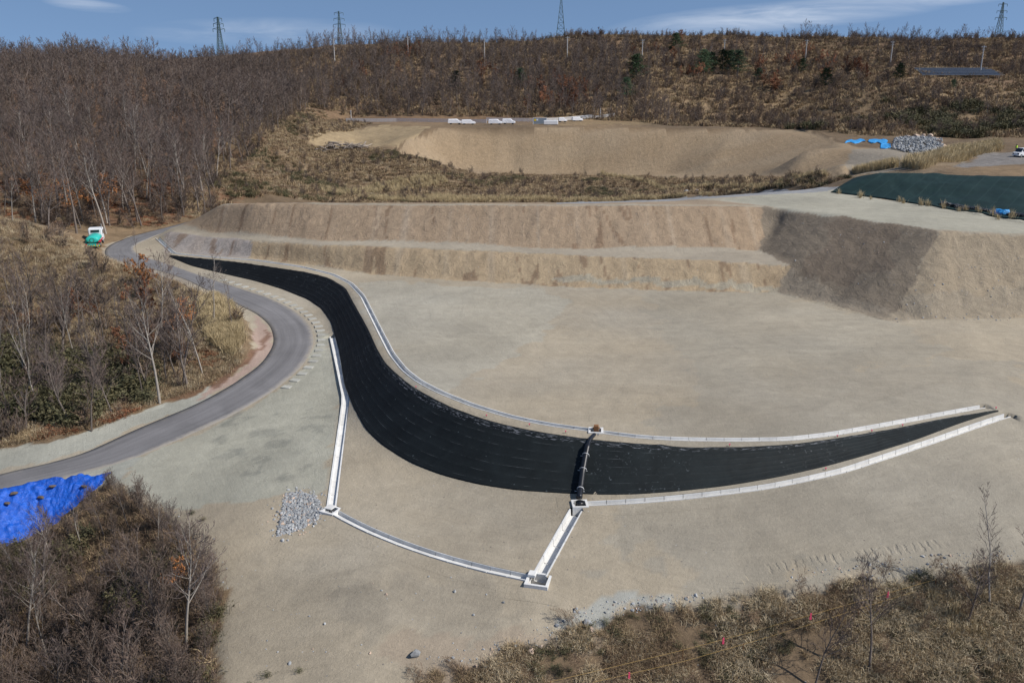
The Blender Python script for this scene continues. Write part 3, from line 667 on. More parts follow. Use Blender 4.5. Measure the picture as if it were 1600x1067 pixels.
# pale crushed stone beside the haul road
zone([(232,712),(262,697),(310,679),(370,650),(434,611),(478,572),(493,540),(488,512),(516,524),(530,578),(538,625),(524,700),(512,768),(498,772),(470,765),(400,780),(300,796),(255,798),(180,752)], (0.345, 0.332, 0.268), 1.0)
for _ in range(26):
    u, v = rnd.uniform(330, 512), rnd.uniform(640, 750); a = rnd.uniform(6, 22); b = rnd.uniform(2, 7)
    zone([(u - a, v), (u, v - b), (u + a, v - b * 1.4), (u + a * 0.6, v + b), (u - a * 0.3, v + b * 1.3)], (0.20, 0.20, 0.17), 1.8, 0.45)
zone([(0,738),(67,722),(133,707),(213,668),(300,634),(330,622),(322,606),(310,614),(250,632),(140,674),(60,696),(0,702),(-120,734),(-120,770)], (0.330, 0.325, 0.275), 1.0)
zone([(300,632),(366,600),(408,568),(428,536),(422,510),(398,492),(395,520),(400,556),(372,585),(318,612)], (0.34, 0.255, 0.21), 0.8)
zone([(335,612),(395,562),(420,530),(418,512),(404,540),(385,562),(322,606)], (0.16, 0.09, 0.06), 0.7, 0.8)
zone([(155,402),(165,386),(200,370),(207,388),(212,398),(250,412),(300,436),(310,446),(260,434),(200,416)], (0.27, 0.235, 0.19), 0.8)
zone([(0,770),(180,724),(230,712),(180,750),(100,752),(0,775)], (0.33, 0.325, 0.275), 0.8)
# churned grey soil and stony rim in front
zone([(560,915),(720,920),(830,960),(760,1000),(560,980),(520,950)], (0.27, 0.238, 0.185), 3.0, 0.5)
zone([(860,950),(960,935),(1060,930),(1060,945),(960,962),(920,978),(880,975)], (0.33, 0.345, 0.32), 1.5, 0.7)
zone([(620,1000),(900,965),(920,990),(760,1050),(640,1060)], (0.31, 0.25, 0.185), 2.0, 0.7)
zone([(1200,905),(1330,880),(1450,870),(1460,905),(1300,915)], (0.26, 0.24, 0.195), 2.5, 0.5)
# big mound
mm = inpoly(GX, GY, MOUND)
zone([(618,237),(640,217),(688,199.8),(900,199.5),(1180,203.5),(1250,204),(1300,219),(1400,240),(1420,262),(1290,276),(1180,273),(900,270),(700,263)], (0.290, 0.215, 0.135), 1.5)
st3 = np.clip(fbm(GX / 14, GY / 5, 4) * 1.6 + 0.3, 0, 1)[..., None]
ZC = np.where(mm[..., None], ZC * (1 - 0.4 * st3) + 0.4 * st3 * np.array((0.34, 0.27, 0.185)), ZC)
zone([(480,222),(500,197),(600,195),(676,198),(640,218),(620,228)], (0.31, 0.235, 0.14), 1.5)
zone([(1300,262),(1330,236),(1400,226),(1500,232),(1520,246),(1440,262),(1380,270)], (0.27, 0.235, 0.185), 1.0)
zone([(1490,262),(1530,240),(1600,238),(1760,242),(1760,258),(1600,256)], (0.19, 0.175, 0.16), 0.8)
for _ in range(40):
    u, v = rnd.uniform(700, 1600), rnd.uniform(70, 170); a = rnd.uniform(10, 50); b = rnd.uniform(2, 7)
    zone([(u - a, v), (u, v - b), (u + a, v - b), (u + a * 0.7, v + b), (u - a * 0.5, v + b)], (0.33, 0.235, 0.13), 14, 0.5)
zone([(850,62),(1280,56),(1280,70),(900,72)], (0.33, 0.24, 0.13), 22, 0.5)
zone([(940,185),(960,150),(1050,140),(1200,150),(1200,185)], (0.27, 0.19, 0.115), 22, 0.5)
zone([(1405,135),(1418,112),(1432,108),(1442,128),(1450,138)], (0.37, 0.265, 0.16), 1.5)
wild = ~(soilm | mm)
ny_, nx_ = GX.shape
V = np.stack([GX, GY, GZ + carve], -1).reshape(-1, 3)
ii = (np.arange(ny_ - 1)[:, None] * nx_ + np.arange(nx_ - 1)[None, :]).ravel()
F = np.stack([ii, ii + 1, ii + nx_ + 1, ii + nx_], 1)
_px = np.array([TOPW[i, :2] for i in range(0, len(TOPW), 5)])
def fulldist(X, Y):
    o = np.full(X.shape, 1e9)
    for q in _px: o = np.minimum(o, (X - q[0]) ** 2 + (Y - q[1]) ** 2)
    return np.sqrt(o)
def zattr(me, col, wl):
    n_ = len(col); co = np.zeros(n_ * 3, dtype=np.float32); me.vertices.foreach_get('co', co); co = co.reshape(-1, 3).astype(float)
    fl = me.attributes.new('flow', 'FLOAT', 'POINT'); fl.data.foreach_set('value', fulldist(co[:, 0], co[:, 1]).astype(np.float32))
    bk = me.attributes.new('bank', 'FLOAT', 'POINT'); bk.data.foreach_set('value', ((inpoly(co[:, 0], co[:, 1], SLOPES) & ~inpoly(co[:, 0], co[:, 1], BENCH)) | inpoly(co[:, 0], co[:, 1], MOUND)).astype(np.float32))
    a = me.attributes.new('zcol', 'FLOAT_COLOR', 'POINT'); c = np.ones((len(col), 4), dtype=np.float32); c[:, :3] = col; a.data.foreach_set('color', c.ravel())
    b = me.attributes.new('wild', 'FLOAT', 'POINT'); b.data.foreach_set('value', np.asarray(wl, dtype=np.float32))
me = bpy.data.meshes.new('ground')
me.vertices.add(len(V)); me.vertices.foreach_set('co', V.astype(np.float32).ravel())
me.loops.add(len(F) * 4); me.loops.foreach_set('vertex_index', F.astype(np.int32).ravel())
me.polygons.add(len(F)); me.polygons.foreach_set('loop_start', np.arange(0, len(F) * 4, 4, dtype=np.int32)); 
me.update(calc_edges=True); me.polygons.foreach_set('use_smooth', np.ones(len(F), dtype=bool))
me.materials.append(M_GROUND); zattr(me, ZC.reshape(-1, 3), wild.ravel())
ground = bpy.data.objects.new('ground', me); COL.objects.link(ground)
tag(ground, 'graded tan earthworks with overgrown brown slopes around them', 'ground', kind='structure')
def colat(X, Y):
    i = np.clip(np.searchsorted(xs, X), 0, nx_ - 1); j = np.clip(np.searchsorted(ys, Y), 0, ny_ - 1)
    return ZC[j, i], wild[j, i]

# ------------------------------------------------------------------ road, drains, sheet
def idx(line, t): return np.stack([np.interp(t, np.arange(len(line)), line[:, k]) for k in range(3)], 1)
ra = np.array([P(*a, z) for a, b, z in ROAD]); rb = np.array([P(*b, z) for a, b, z in ROAD])
tt = np.linspace(0, len(ROAD) - 1, 340); RA = idx(ra, tt); RB = idx(rb, tt)
for _ in range(40):
    for A_ in (RA, RB): A_[1:-1] = 0.25 * A_[:-2] + 0.5 * A_[1:-1] + 0.25 * A_[2:]
V, F, U = ribbon(RA, RB, 8, lambda X, Y, T, Ls: H(X, Y) + 0.04 + 0.04 * (1 - (2 * T - 1) ** 2), 0.0, 0.3)
road = mesh_obj('road', V, F, M_ASPH, smooth=True, uv=U)
tag(road, 'worn grey asphalt haul road curving round the wooded knoll', 'road', kind='structure')

def apron(key, g, hw):
    """earth packed against both sides of a drain: strips of ground"""
    d = np.gradient(g[:, :2], axis=0); d /= np.linalg.norm(d, axis=1)[:, None] + 1e-9; nrm = np.stack([-d[:, 1], d[:, 0]], 1)
    wid = dict(D=0.95, F=0.8).get(key, 0.62) + 0.85 - hw
    for sgn in (1, -1):
        prof = [(hw - 0.02, 0.02), (hw + wid * 0.33, 0.02), (hw + wid * 0.66, 0.015), (hw + wid, 0.006)]
        rows = []
        for o, dz in prof:
            x = g[:, 0] + nrm[:, 0] * o * sgn; y = g[:, 1] + nrm[:, 1] * o * sgn
            rows.append(np.stack([x, y, H(x, y) + dz], 1))
        A = np.stack(rows, 1); n, w = A.shape[:2]; Vv = A.reshape(-1, 3)
        Ff = [(i * w + j, i * w + j + 1, (i + 1) * w + j + 1, (i + 1) * w + j) for i in range(n - 1) for j in range(w - 1)]
        if sgn > 0: Ff = [f[::-1] for f in Ff]
        o = mesh_obj('ground_strip', Vv, Ff, M_GROUND, smooth=True)
        cc, wl = colat(Vv[:, 0], Vv[:, 1]); zattr(o.data, cc, wl * 0)
        tag(o, 'tan earth packed along the side of a concrete drain', 'ground', 'earth strips beside the drains', 'structure')
M_JOINT = simple('joint_mortar', (0.10, 0.095, 0.09), 0.9)
def gutter(key, label, hw=0.32, depth=0.26, blk=1.32, up=0.05, name='concrete_gutter', wt=0.07, apr=True, grp='concrete drainage channels'):
    g = gut_w[key]; Lg = np.concatenate([[0], np.cumsum(np.linalg.norm(np.diff(g, axis=0), axis=1))])
    n = max(1, round(Lg[-1] / blk)); zg = H0(g[:, 0], g[:, 1])
    root = thing(name, label, 'drain', (g[0, 0], g[0, 1], float(zg[0])), group=None)
    prof = [(-hw, -depth - 0.08), (-hw, up), (-hw + wt, up), (-hw + wt + 0.03, -depth), (hw - wt - 0.03, -depth), (hw - wt, up), (hw, up), (hw, -depth - 0.08)]
    def at(s): return np.array([np.interp(s, Lg, g[:, 0]), np.interp(s, Lg, g[:, 1]), np.interp(s, Lg, zg)])
    for i in range(n):
        a, b = Lg[-1] * i / n + 0.02, Lg[-1] * (i + 1) / n - 0.02
        p, q = at(a), at(b); d = (q - p)[:2]; d /= np.linalg.norm(d); nn = np.array([-d[1], d[0]])
        V = [(e[0] + nn[0] * o - root.location.x, e[1] + nn[1] * o - root.location.y, e[2] + z - root.location.z) for e in (p, q) for o, z in prof]
        F = [(j, (j + 1) % 8, 8 + (j + 1) % 8, 8 + j) for j in range(8)] + [(3, 2, 1, 0), (0, 7, 4, 3), (7, 6, 5, 4), (8, 9, 10, 11), (11, 12, 15, 8), (12, 13, 14, 15)]
        mesh_obj('channel_block', V, F, M_CONC, root)
    if apr: apron(key, g, hw)
    return root
gutter('A', 'long pale concrete gutter along the top of the black slope, left of the pipe', hw=0.31)
gutter('B', 'white concrete gutter along the top of the black slope, right of the brown post', hw=0.30)
gutter('C', 'white concrete gutter below the black slope, from pipe outlet to far right tip', hw=0.32)
gutter('D', 'wide straight concrete channel running down from the pipe outlet to the square basin', hw=0.46, depth=0.45, wt=0.09, blk=2.0)
gutter('E', 'curved concrete gutter between the lower left junction and the square basin', hw=0.35, depth=0.19)
gutter('F', 'straight double edged concrete channel beside the pale gravel', hw=0.36, depth=0.14, wt=0.13, blk=2.0)
gutter('O', 'short concrete outlet spout pointing at the grey stone patch', hw=0.22, blk=1.2)
def basin(key, name, label, hw, th=0.16, up=0.10, depth=0.9, rz=0.0, water=True):
    c, _ = BOXES[key]; root = thing(name, label, 'drain box', (c[0], c[1], float(H0(np.array([c[0]]), np.array([c[1]]))[0])), rz)
    b = MB(); t = th
    b.box(-hw, hw, -hw, -hw + t, -depth, up); b.box(-hw, hw, hw - t, hw, -depth, up); b.box(-hw, -hw + t, -hw + t, hw - t, -depth, up); b.box(hw - t, hw, -hw + t, hw - t, -depth, up)
    b.build('frame', M_CONC, root)
    f = MB(); f.box(-hw + t, hw - t, -hw + t, hw - t, -depth - 0.1, -depth + 0.12); f.build('floor_slab', simple('silt', (0.12, 0.085, 0.05), 0.9), root)
    V = []; rings = (hw - 0.03, hw + 0.4, hw + 0.95); F = []; NR = 48
    for r, dz in zip(rings, (0.03, 0.025, 0.012)):
        for i in range(NR):
            q = i / (NR / 4); k = int(q); t = q - k; cs_ = [(-1, -1), (1, -1), (1, 1), (-1, 1), (-1, -1)]
            lx = (cs_[k][0] * (1 - t) + cs_[k + 1][0] * t) * r; ly = (cs_[k][1] * (1 - t) + cs_[k + 1][1] * t) * r
            wx = c[0] + lx * math.cos(rz) - ly * math.sin(rz); wy = c[1] + lx * math.sin(rz) + ly * math.cos(rz)
            V.append((wx, wy, h1(wx, wy) + dz))
    def nearg(i, r):
        x, y = V[r * NR + i][:2]; return min(float(distline(np.array([x]), np.array([y]), g)[0]) for g in gut_w.values()) < 0.42
    for r in range(2):
        for i in range(NR):
          if not any(nearg(j % NR, q) for j in (i, i + 1) for q in (r, r + 1)): F.append((r * NR + i, (r + 1) * NR + i, (r + 1) * NR + (i + 1) % NR, r * NR + (i + 1) % NR))
    o = mesh_obj('ground_strip', V, F, M_GROUND, smooth=True); Vv = np.array(V); cc, wl = colat(Vv[:, 0], Vv[:, 1]); zattr(o.data, cc, wl * 0)
    tag(o, 'tan earth packed round a concrete drain box', 'ground', 'earth round the drain boxes', 'structure')
    return root
b1 = basin('G1', 'junction_box', 'small concrete junction box where the two lower left gutters meet', 0.55, rz=-0.45, depth=0.6)
m = MB(); m.box(-0.55, 0.1, -0.1, 0.55, 0.105, 0.17, bev=0.02); m.build('cover_slab', M_CONC, b1)
b2 = basin('G2', 'catch_basin', 'square open concrete catch basin at the lowest point of the gutters', 0.72, rz=-0.25)
m = MB(); m.box(-0.68, -0.2, 0.05, 0.6, 0.105, 0.30, bev=0.03); m.build('kerb_block', M_CONC, b2)
m = MB(); m.box(-0.3, 0.1, -0.12, 0.2, -0.7, -0.42, bev=0.05); m.build('sill_stone', simple('ochre_stone', (0.42, 0.30, 0.14), 0.9), b2)
b3 = basin('G3', 'outlet_box', 'concrete outlet box under the lower end of the black pipe', 0.55, rz=0.05)
b4 = basin('G4', 'inlet_box', 'concrete inlet box with short brown wooden post at the upper end of the black pipe', 0.55, rz=-0.1)
m = MB()
m.box(-0.16, 0.20, -0.1, 0.22, 0.0, 0.46, bev=0.02); m.box(-0.24, 0.30, 0.22, 0.40, 0.105, 0.16)
M_BRNW = simple('brown_plywood', (0.22, 0.105, 0.045), 0.7, 0.25, 5)
m.build('post', M_BRNW, b4)

# matched upper / lower points of the lined slope
PAIR = [((265,399),(265,401)),((300,403),(300,416)),((360,408),(350,429)),((420,416),(400,441)),((480,425),(455,459)),((515,434),(484,471)),((540,449),(503,486)),((556,478),(516,503)),((574,510),(525,533)),
        ((590,545),(533,572)),((604,568),(539,606)),((640,600),(557,650)),((690,628),(597,698)),((740,648),(662,736)),((800,665),(747,760)),((860,676),(830,771)),((925,685),(904,775)),((1000,692),(988,776)),
        ((1080,697),(1082,770)),((1150,697),(1160,760)),((1230,693),(1245,742)),((1310,683),(1325,722)),((1400,668),(1408,697)),((1480,652),(1484,669)),((1560,641),(1560,643))]
def arc_at(line, u, v, zz):
    p = P(u, v, zz); i = int(np.argmin((line[:, 0] - p[0]) ** 2 + (line[:, 1] - p[1]) ** 2)); return i
ti = [arc_at(TOPW, u, v, 0) for (u, v), _ in PAIR]; bi = []
for _, (u, v) in PAIR: bi.append(arc_at(BOTW, u, v, botz(u, v)))
ti[0] = bi[0] = 0; ti[-1], bi[-1] = len(TOPW) - 1, len(BOTW) - 1
N = 260; q = np.linspace(0, len(PAIR) - 1, N * 1)
seg = np.array([max(ti[i + 1] - ti[i], bi[i + 1] - bi[i]) for i in range(len(ti) - 1)], float); cs = np.concatenate([[0], np.cumsum(seg)])
q = np.interp(np.linspace(0, cs[-1], N), cs, np.arange(len(ti)))
tA = np.interp(q, np.arange(len(ti)), ti); tB = np.interp(q, np.arange(len(bi)), bi)
for _ in range(6):
    tA[1:-1] = 0.25 * tA[:-2] + 0.5 * tA[1:-1] + 0.25 * tA[2:]; tB[1:-1] = 0.25 * tB[:-2] + 0.5 * tB[1:-1] + 0.25 * tB[2:]
SA, SB = idx(TOPW, tA), idx(BOTW, tB)
def shz(X, Y, T, Ls):
    wid = np.hypot(SA[:, 0] - SB[:, 0], SA[:, 1] - SB[:, 1])[:, None] * np.ones_like(X)
    z = H0(X, Y) + 0.07
    z += np.where((T > 0) & (T < 0.10), 0.22 * np.abs(fbm(X / 0.55, Y / 0.55, 2)) * np.clip(wid / 3, 0, 1), 0)
    z += 0.05 * fbm(X / 1.5, Y / 1.5, 3) * np.clip(wid / 3, 0, 1) + np.where(np.abs((T * 7) % 1 - 0.5) < 0.09, 0.03, 0)
    return z
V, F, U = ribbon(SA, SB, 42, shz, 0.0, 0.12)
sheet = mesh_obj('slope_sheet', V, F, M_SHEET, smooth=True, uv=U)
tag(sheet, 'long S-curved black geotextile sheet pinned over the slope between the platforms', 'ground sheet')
print('sheet length', U[-1])

# ------------------------------------------------------------------ vegetation prototypes
class Twigs:
    """collects wood as tubes (trunk) and twigs as narrow blades (crown)"""
    def __init__(s): s.t = MB(); s.V = []; s.F = []
    def blade(s, pts, w0, w1, rg):
        n = len(pts); b = len(s.V); d = (pts[-1] - pts[0]); side = d.cross(Vector((rg.gauss(0, 1), rg.gauss(0, 1), rg.gauss(0, 1))))
        side = side.normalized() if side.length > 1e-6 else Vector((1, 0, 0))
        for i, p in enumerate(pts):
            w = (w0 + (w1 - w0) * i / (n - 1)) * 0.5
            s.V += [p + side * w, p - side * w]
        for i in range(n - 1): s.F.append((b + 2 * i, b + 2 * i + 1, b + 2 * i + 3, b + 2 * i + 2))
def bare_tree(seed, h, r, lev=3, n1=12, n2=5, n3=5, start=0.3, ang=(35, 60), tw=0.022, lean=0.05, multi=1, wig=0.10, tubelev=1, k=6, upk=0.10, l1=0.42, l2=0.5, l3=0.5):
    rg = random.Random(seed); T = Twigs()
    def path(p, d, Ln, seg, wob, up):
        pts = [p.copy()]
        for i in range(seg):
            d = (d + Vector((rg.gauss(0, wob), rg.gauss(0, wob), rg.gauss(0, wob) + up))).normalized(); pts.append(pts[-1] + d * Ln / seg)
        return pts
    def sub(parent, n, s0, la, L0, level):
        for i in range(n):
            t = s0 + (1 - s0) * (i + rg.random()) / n; f = t * (len(parent) - 1); j = min(int(f), len(parent) - 2)
            p = parent[j].lerp(parent[j + 1], f - j); d = (parent[j + 1] - parent[j]).normalized()
            ax = d.orthogonal().normalized(); ax.rotate(Matrix.Rotation(rg.uniform(0, 6.283), 3, d)); a = R(rg.uniform(*la))
            dd = (d * math.cos(a) + ax * math.sin(a)).normalized(); Ln = L0 * (1.15 - 0.75 * t) * rg.uniform(0.7, 1.2)
            yield p, dd, Ln, t
    for m in range(multi):
        base = Vector((0, 0, -0.25)); a = rg.uniform(0, 6.28); q = (0.10 + 0.30 * rg.random()) if multi > 1 else lean
        d0 = Vector((math.cos(a) * q, math.sin(a) * q, 1)).normalized(); hh = h * (1 if m == 0 else rg.uniform(0.6, 0.95))
        tr = path(base, d0, hh, 9, wig * 0.6, 0.05)
        rr = r * (1 if m == 0 else rg.uniform(0.5, 0.8))
        T.t.tube(tr, [rr * (1 - 0.88 * i / 9) for i in range(10)], k, False)
        for p, d, Ln, t in sub(tr, n1, start, ang, hh * l1, 1):
            b1 = path(p, d, Ln, 5, wig, upk); r1 = max(tw * 0.8, rr * (1 - 0.85 * t) * 0.5)
            T.t.tube(b1, [r1 * (1 - 0.8 * i / 5) for i in range(6)], 4, False)
            for p2, d2, L2, t2 in sub(b1, n2, 0.2, (25, 55), Ln * l2, 2):
                b2 = path(p2, d2, L2, 3, wig * 1.3, upk); T.blade(b2, tw * 1.8, tw * 0.8, rg)
                if lev > 2:
                    for p3, d3, L3, t3 in sub(b2, n3, 0.15, (20, 50), L2 * l3, 3):
                        T.blade(path(p3, d3, L3, 2, wig * 1.5, upk), tw, tw * 0.4, rg)
    return T
def leaves(T, seed, n, size, rmin=0.4):
    """small leaf-sized faces hanging among the twigs of a tree"""
    rg = random.Random(seed); V = []; F = []
    src = T.V
    for i in range(n):
        p = src[rg.randrange(len(src))] + Vector((rg.gauss(0, .08), rg.gauss(0, .08), rg.gauss(0, .08)))
        a = Vector((rg.gauss(0, 1), rg.gauss(0, 1), rg.gauss(0, 1))).normalized(); b = a.orthogonal().normalized(); s = size * rg.uniform(0.6, 1.3); m = len(V)
        V += [p - a * s, p + b * s * 0.5, p + a * s, p - b * s * 0.5]; F.append((m, m + 1, m + 2, m + 3))
    return V, F
M_BARK = simple('grey_bark', (0.150, 0.125, 0.108), 0.9, 0.25, 4, objvar=0.30)
M_BARKL = simple('pale_bark', (0.29, 0.26, 0.225), 0.9, 0.2, 4, objvar=0.25)
M_TWIG = simple('bare_twigs', (0.138, 0.100, 0.082), 0.9, 0.2, 0.6, objvar=0.32, hue=((0.118, 0.096, 0.090, 1), 0.7))
M_TWIGR = simple('reddish_twigs', (0.140, 0.102, 0.080), 0.9, 0.2, 0.6, objvar=0.25)
M_RUST = simple('rust_leaves', (0.22, 0.095, 0.048), 0.85, 0.3, 1.5, objvar=0.30)
M_ORNG = simple('orange_leaves', (0.40, 0.17, 0.06), 0.85, 0.25, 1.5, objvar=0.2)
M_PINE = simple('pine_needles', (0.035, 0.062, 0.028), 0.8, 0.35, 1.2, objvar=0.25)
M_BAMB = simple('bamboo_grass_leaves', (0.080, 0.082, 0.042), 0.7, 0.35, 1.0, objvar=0.35, hue=((0.17, 0.135, 0.065, 1), 0.6))
M_STRAW = simple('dry_grass', (0.37, 0.285, 0.170), 0.9, 0.25, 0.7, objvar=0.25, hue=((0.26, 0.175, 0.10, 1), 0.7))
M_STRAWP = simple('pale_reed_grass', (0.50, 0.40, 0.235), 0.9, 0.2, 0.7, objvar=0.15)
M_BRUSH = simple('brown_brush', (0.20, 0.138, 0.092), 0.9, 0.3, 0.8, objvar=0.35, hue=((0.27, 0.19, 0.12, 1), 0.6))
def two(T, name_t='trunk', name_c='crown', mt=M_BARK, mc=M_TWIG):
    a = T.t.build(name_t, mt, smooth=True, link=False); b = mesh_obj(name_c, T.V, T.F, mc, link=False); return a.data, b.data
def merged(T, mt=M_BARK, mc=M_TWIG, extra=None, name='tree'):
    V = list(T.t.V) + list(T.V); o = len(T.t.V); F = list(T.t.F) + [tuple(i + o for i in f) for f in T.F]; mi = [0] * len(T.t.F) + [1] * len(T.F); ms = [mt, mc]
    if extra:
        o = len(V); V += extra[0]; F += [tuple(i + o for i in f) for f in extra[1]]; mi += [2] * len(extra[1]); ms.append(extra[2])
    return mesh_obj(name, V, F, ms, mi=mi, link=False)

TREES = [two(bare_tree(100 + i, 10, 0.14, n1=20, n2=7, n3=6, l1=0.46,  start=[0.3, 0.42, 0.25, 0.5, 0.35][i], tw=0.026, lean=0.03 + 0.02 * i, ang=(30, 55)), mt=[M_BARK, M_BARKL, M_BARK, M_BARK, M_BARK][i]) for i in range(5)]
SLIM = [two(bare_tree(150 + i, 10, 0.09, n1=14, n2=5, n3=5, start=0.35, tw=0.020, lean=0.08, ang=(22, 40), l1=0.3), mt=[M_BARKL, M_BARK][i % 2]) for i in range(3)]
SHR = [two(bare_tree(200 + i, 4, 0.045, n1=10, n2=6, n3=5, start=0.2, tw=0.016, multi=6, ang=(20, 45), l1=0.45), 'stems', 'twigs', mt=M_BARK, mc=M_TWIGR) for i in range(4)]
FAR = [bare_tree(300 + i, 8, 0.12, n1=15, n2=6, n3=4, start=0.2, tw=0.042, k=4, ang=(28, 55)) for i in range(5)]
FAR_O = [merged(T, mc=[M_TWIG, M_TWIGR][i % 2], name='wood_tree') for i, T in enumerate(FAR)]
FSH = [bare_tree(330 + i, 3.2, 0.05, n1=8, n2=5, n3=4, start=0.05, tw=0.035, multi=5, k=3, ang=(25, 60), l1=0.6) for i in range(4)]
FSH_O = [merged(T, mc=M_BRUSH if i % 2 else M_TWIGR, name='brush') for i, T in enumerate(FSH)]
RST = [bare_tree(360 + i, 4.5, 0.08, n1=9, n2=5, n3=2, start=0.08, tw=0.03, k=4, multi=2, ang=(35, 70), l1=0.6) for i in range(3)]
RST_D = []
for i, T in enumerate(RST):
    a = T.t.build('trunk', M_BARK, link=False).data; v, f = leaves(T, i, 1500, 0.13); b = mesh_obj('crown', T.V + v, T.F + f, [M_TWIG, M_RUST], mi=[0] * len(T.F) + [1] * len(f), link=False).data; RST_D.append((a, b))
def pine(seed, h):
    rg = random.Random(seed); m = MB(); m.tube([(0, 0, -0.3), (0.05, 0, h * 0.5), (0, 0.05, h)], [0.16, 0.10, 0.02], 6, False); V = []; F = []
    for i in range(34):
        t = 0.10 + 0.88 * (i / 34) ** 0.9; z = h * t; a = i * 2.4 + rg.uniform(-.4, .4); Ln = (1 - t) ** 0.7 * h * 0.42 * rg.uniform(0.6, 1.15) + 0.25
        e = Vector((math.cos(a) * Ln, math.sin(a) * Ln, z + Ln * rg.uniform(0.0, 0.35))); s0 = Vector((0, 0, z)); m.tube([s0, e], [0.03, 0.012], 3, False)
        for j in range(46):
            q = s0.lerp(e, rg.uniform(0.2, 1.05)) + Vector((rg.gauss(0, .22), rg.gauss(0, .22), rg.gauss(0, .15)))
            for _ in range(3):
                d = Vector((rg.gauss(0, 1), rg.gauss(0, 1), rg.gauss(0.5, .8))).normalized() * rg.uniform(0.18, 0.32); sd = d.orthogonal().normalized() * 0.045; n = len(V)
                V += [q - sd, q + sd, q + d]; F.append((n, n + 1, n + 2))
    a = m.build('trunk', M_BARK, link=False).data; b = mesh_obj('crown', V, F, M_PINE, link=False).data; return a, b
PINES = [pine(400 + i, 6.0) for i in range(3)]
def tuft(name, seed, n, h, spread, w, mat, droop=0.5, leafy=False):
    rg = random.Random(seed); V = []; F = []
    for i in range(n):
        a = rg.uniform(0, 6.283); r0 = abs(rg.gauss(0, spread * 0.45)); p = Vector((math.cos(a) * r0, math.sin(a) * r0, -0.05)); a2 = a + rg.gauss(0, 0.8)
        H_ = h * rg.uniform(0.45, 1.15); o = Vector((math.cos(a2), math.sin(a2), 0)); sd = Vector((-o.y, o.x, 0)); sd.rotate(Matrix.Rotation(rg.uniform(-1, 1), 3, 'Z')); q = rg.uniform(0.1, droop)
        pts = [p, p + o * H_ * q * 0.35 + Vector((0, 0, H_ * 0.6)), p + o * H_ * q * 1.1 + Vector((0, 0, H_ * (1 - 0.35 * q)))]; m = len(V)
        V += [pts[0] + sd * w, pts[0] - sd * w, pts[1] + sd * w * 0.9, pts[1] - sd * w * 0.9, pts[2]]; F += [(m, m + 1, m + 3, m + 2), (m + 2, m + 3, m + 4)]
        if leafy:
            for _ in range(4):
                c = pts[1].lerp(pts[2], rg.random()); e = Vector((rg.gauss(0, 1), rg.gauss(0, 1), rg.gauss(0, .5))).normalized(); f_ = e.orthogonal().normalized(); m = len(V)
                V += [c, c + e * 0.10 + f_ * 0.03, c + e * 0.22, c + e * 0.10 - f_ * 0.03]; F.append((m, m + 1, m + 2, m + 3))
    return mesh_obj(name, V, F, mat, link=False)
TUFT = [tuft('dry_tuft', 500 + i, 60, 0.55, 0.9, 0.014, M_STRAW, 1.2) for i in range(3)]
TUFTB = [tuft('brown_tuft', 510 + i, 60, 0.6, 1.0, 0.012, M_BRUSH, 1.3) for i in range(2)]
REED = [tuft('reed_tuft', 520 + i, 60, 1.5, 0.6, 0.018, M_STRAWP, 0.35) for i in range(2)]
BAMB = [tuft('bamboo_grass', 530 + i, 45, 1.1, 0.9, 0.012, M_BAMB, 0.7, True) for i in range(3)]
TUFTP = [tuft('pale_tuft', 560 + i, 60, 0.6, 0.9, 0.014, simple('bleached_grass', (0.50, 0.415, 0.28), 0.9, 0.25, 0.7, objvar=0.2), 1.2) for i in range(2)]
LITR = [tuft('leaf_litter', 570 + i, 70, 0.35, 1.1, 0.012, M_RUST, 1.2, True) for i in range(2)]
FTUFT = [tuft('far_tuft', 540 + i, 40, 0.9, 1.4, 0.045, [M_STRAW, M_BRUSH, M_STRAW][i], 0.9) for i in range(3)]
FBAMB = [tuft('far_green', 550 + i, 60, 1.3, 1.4, 0.05, M_BAMB, 0.9, True) for i in range(2)]

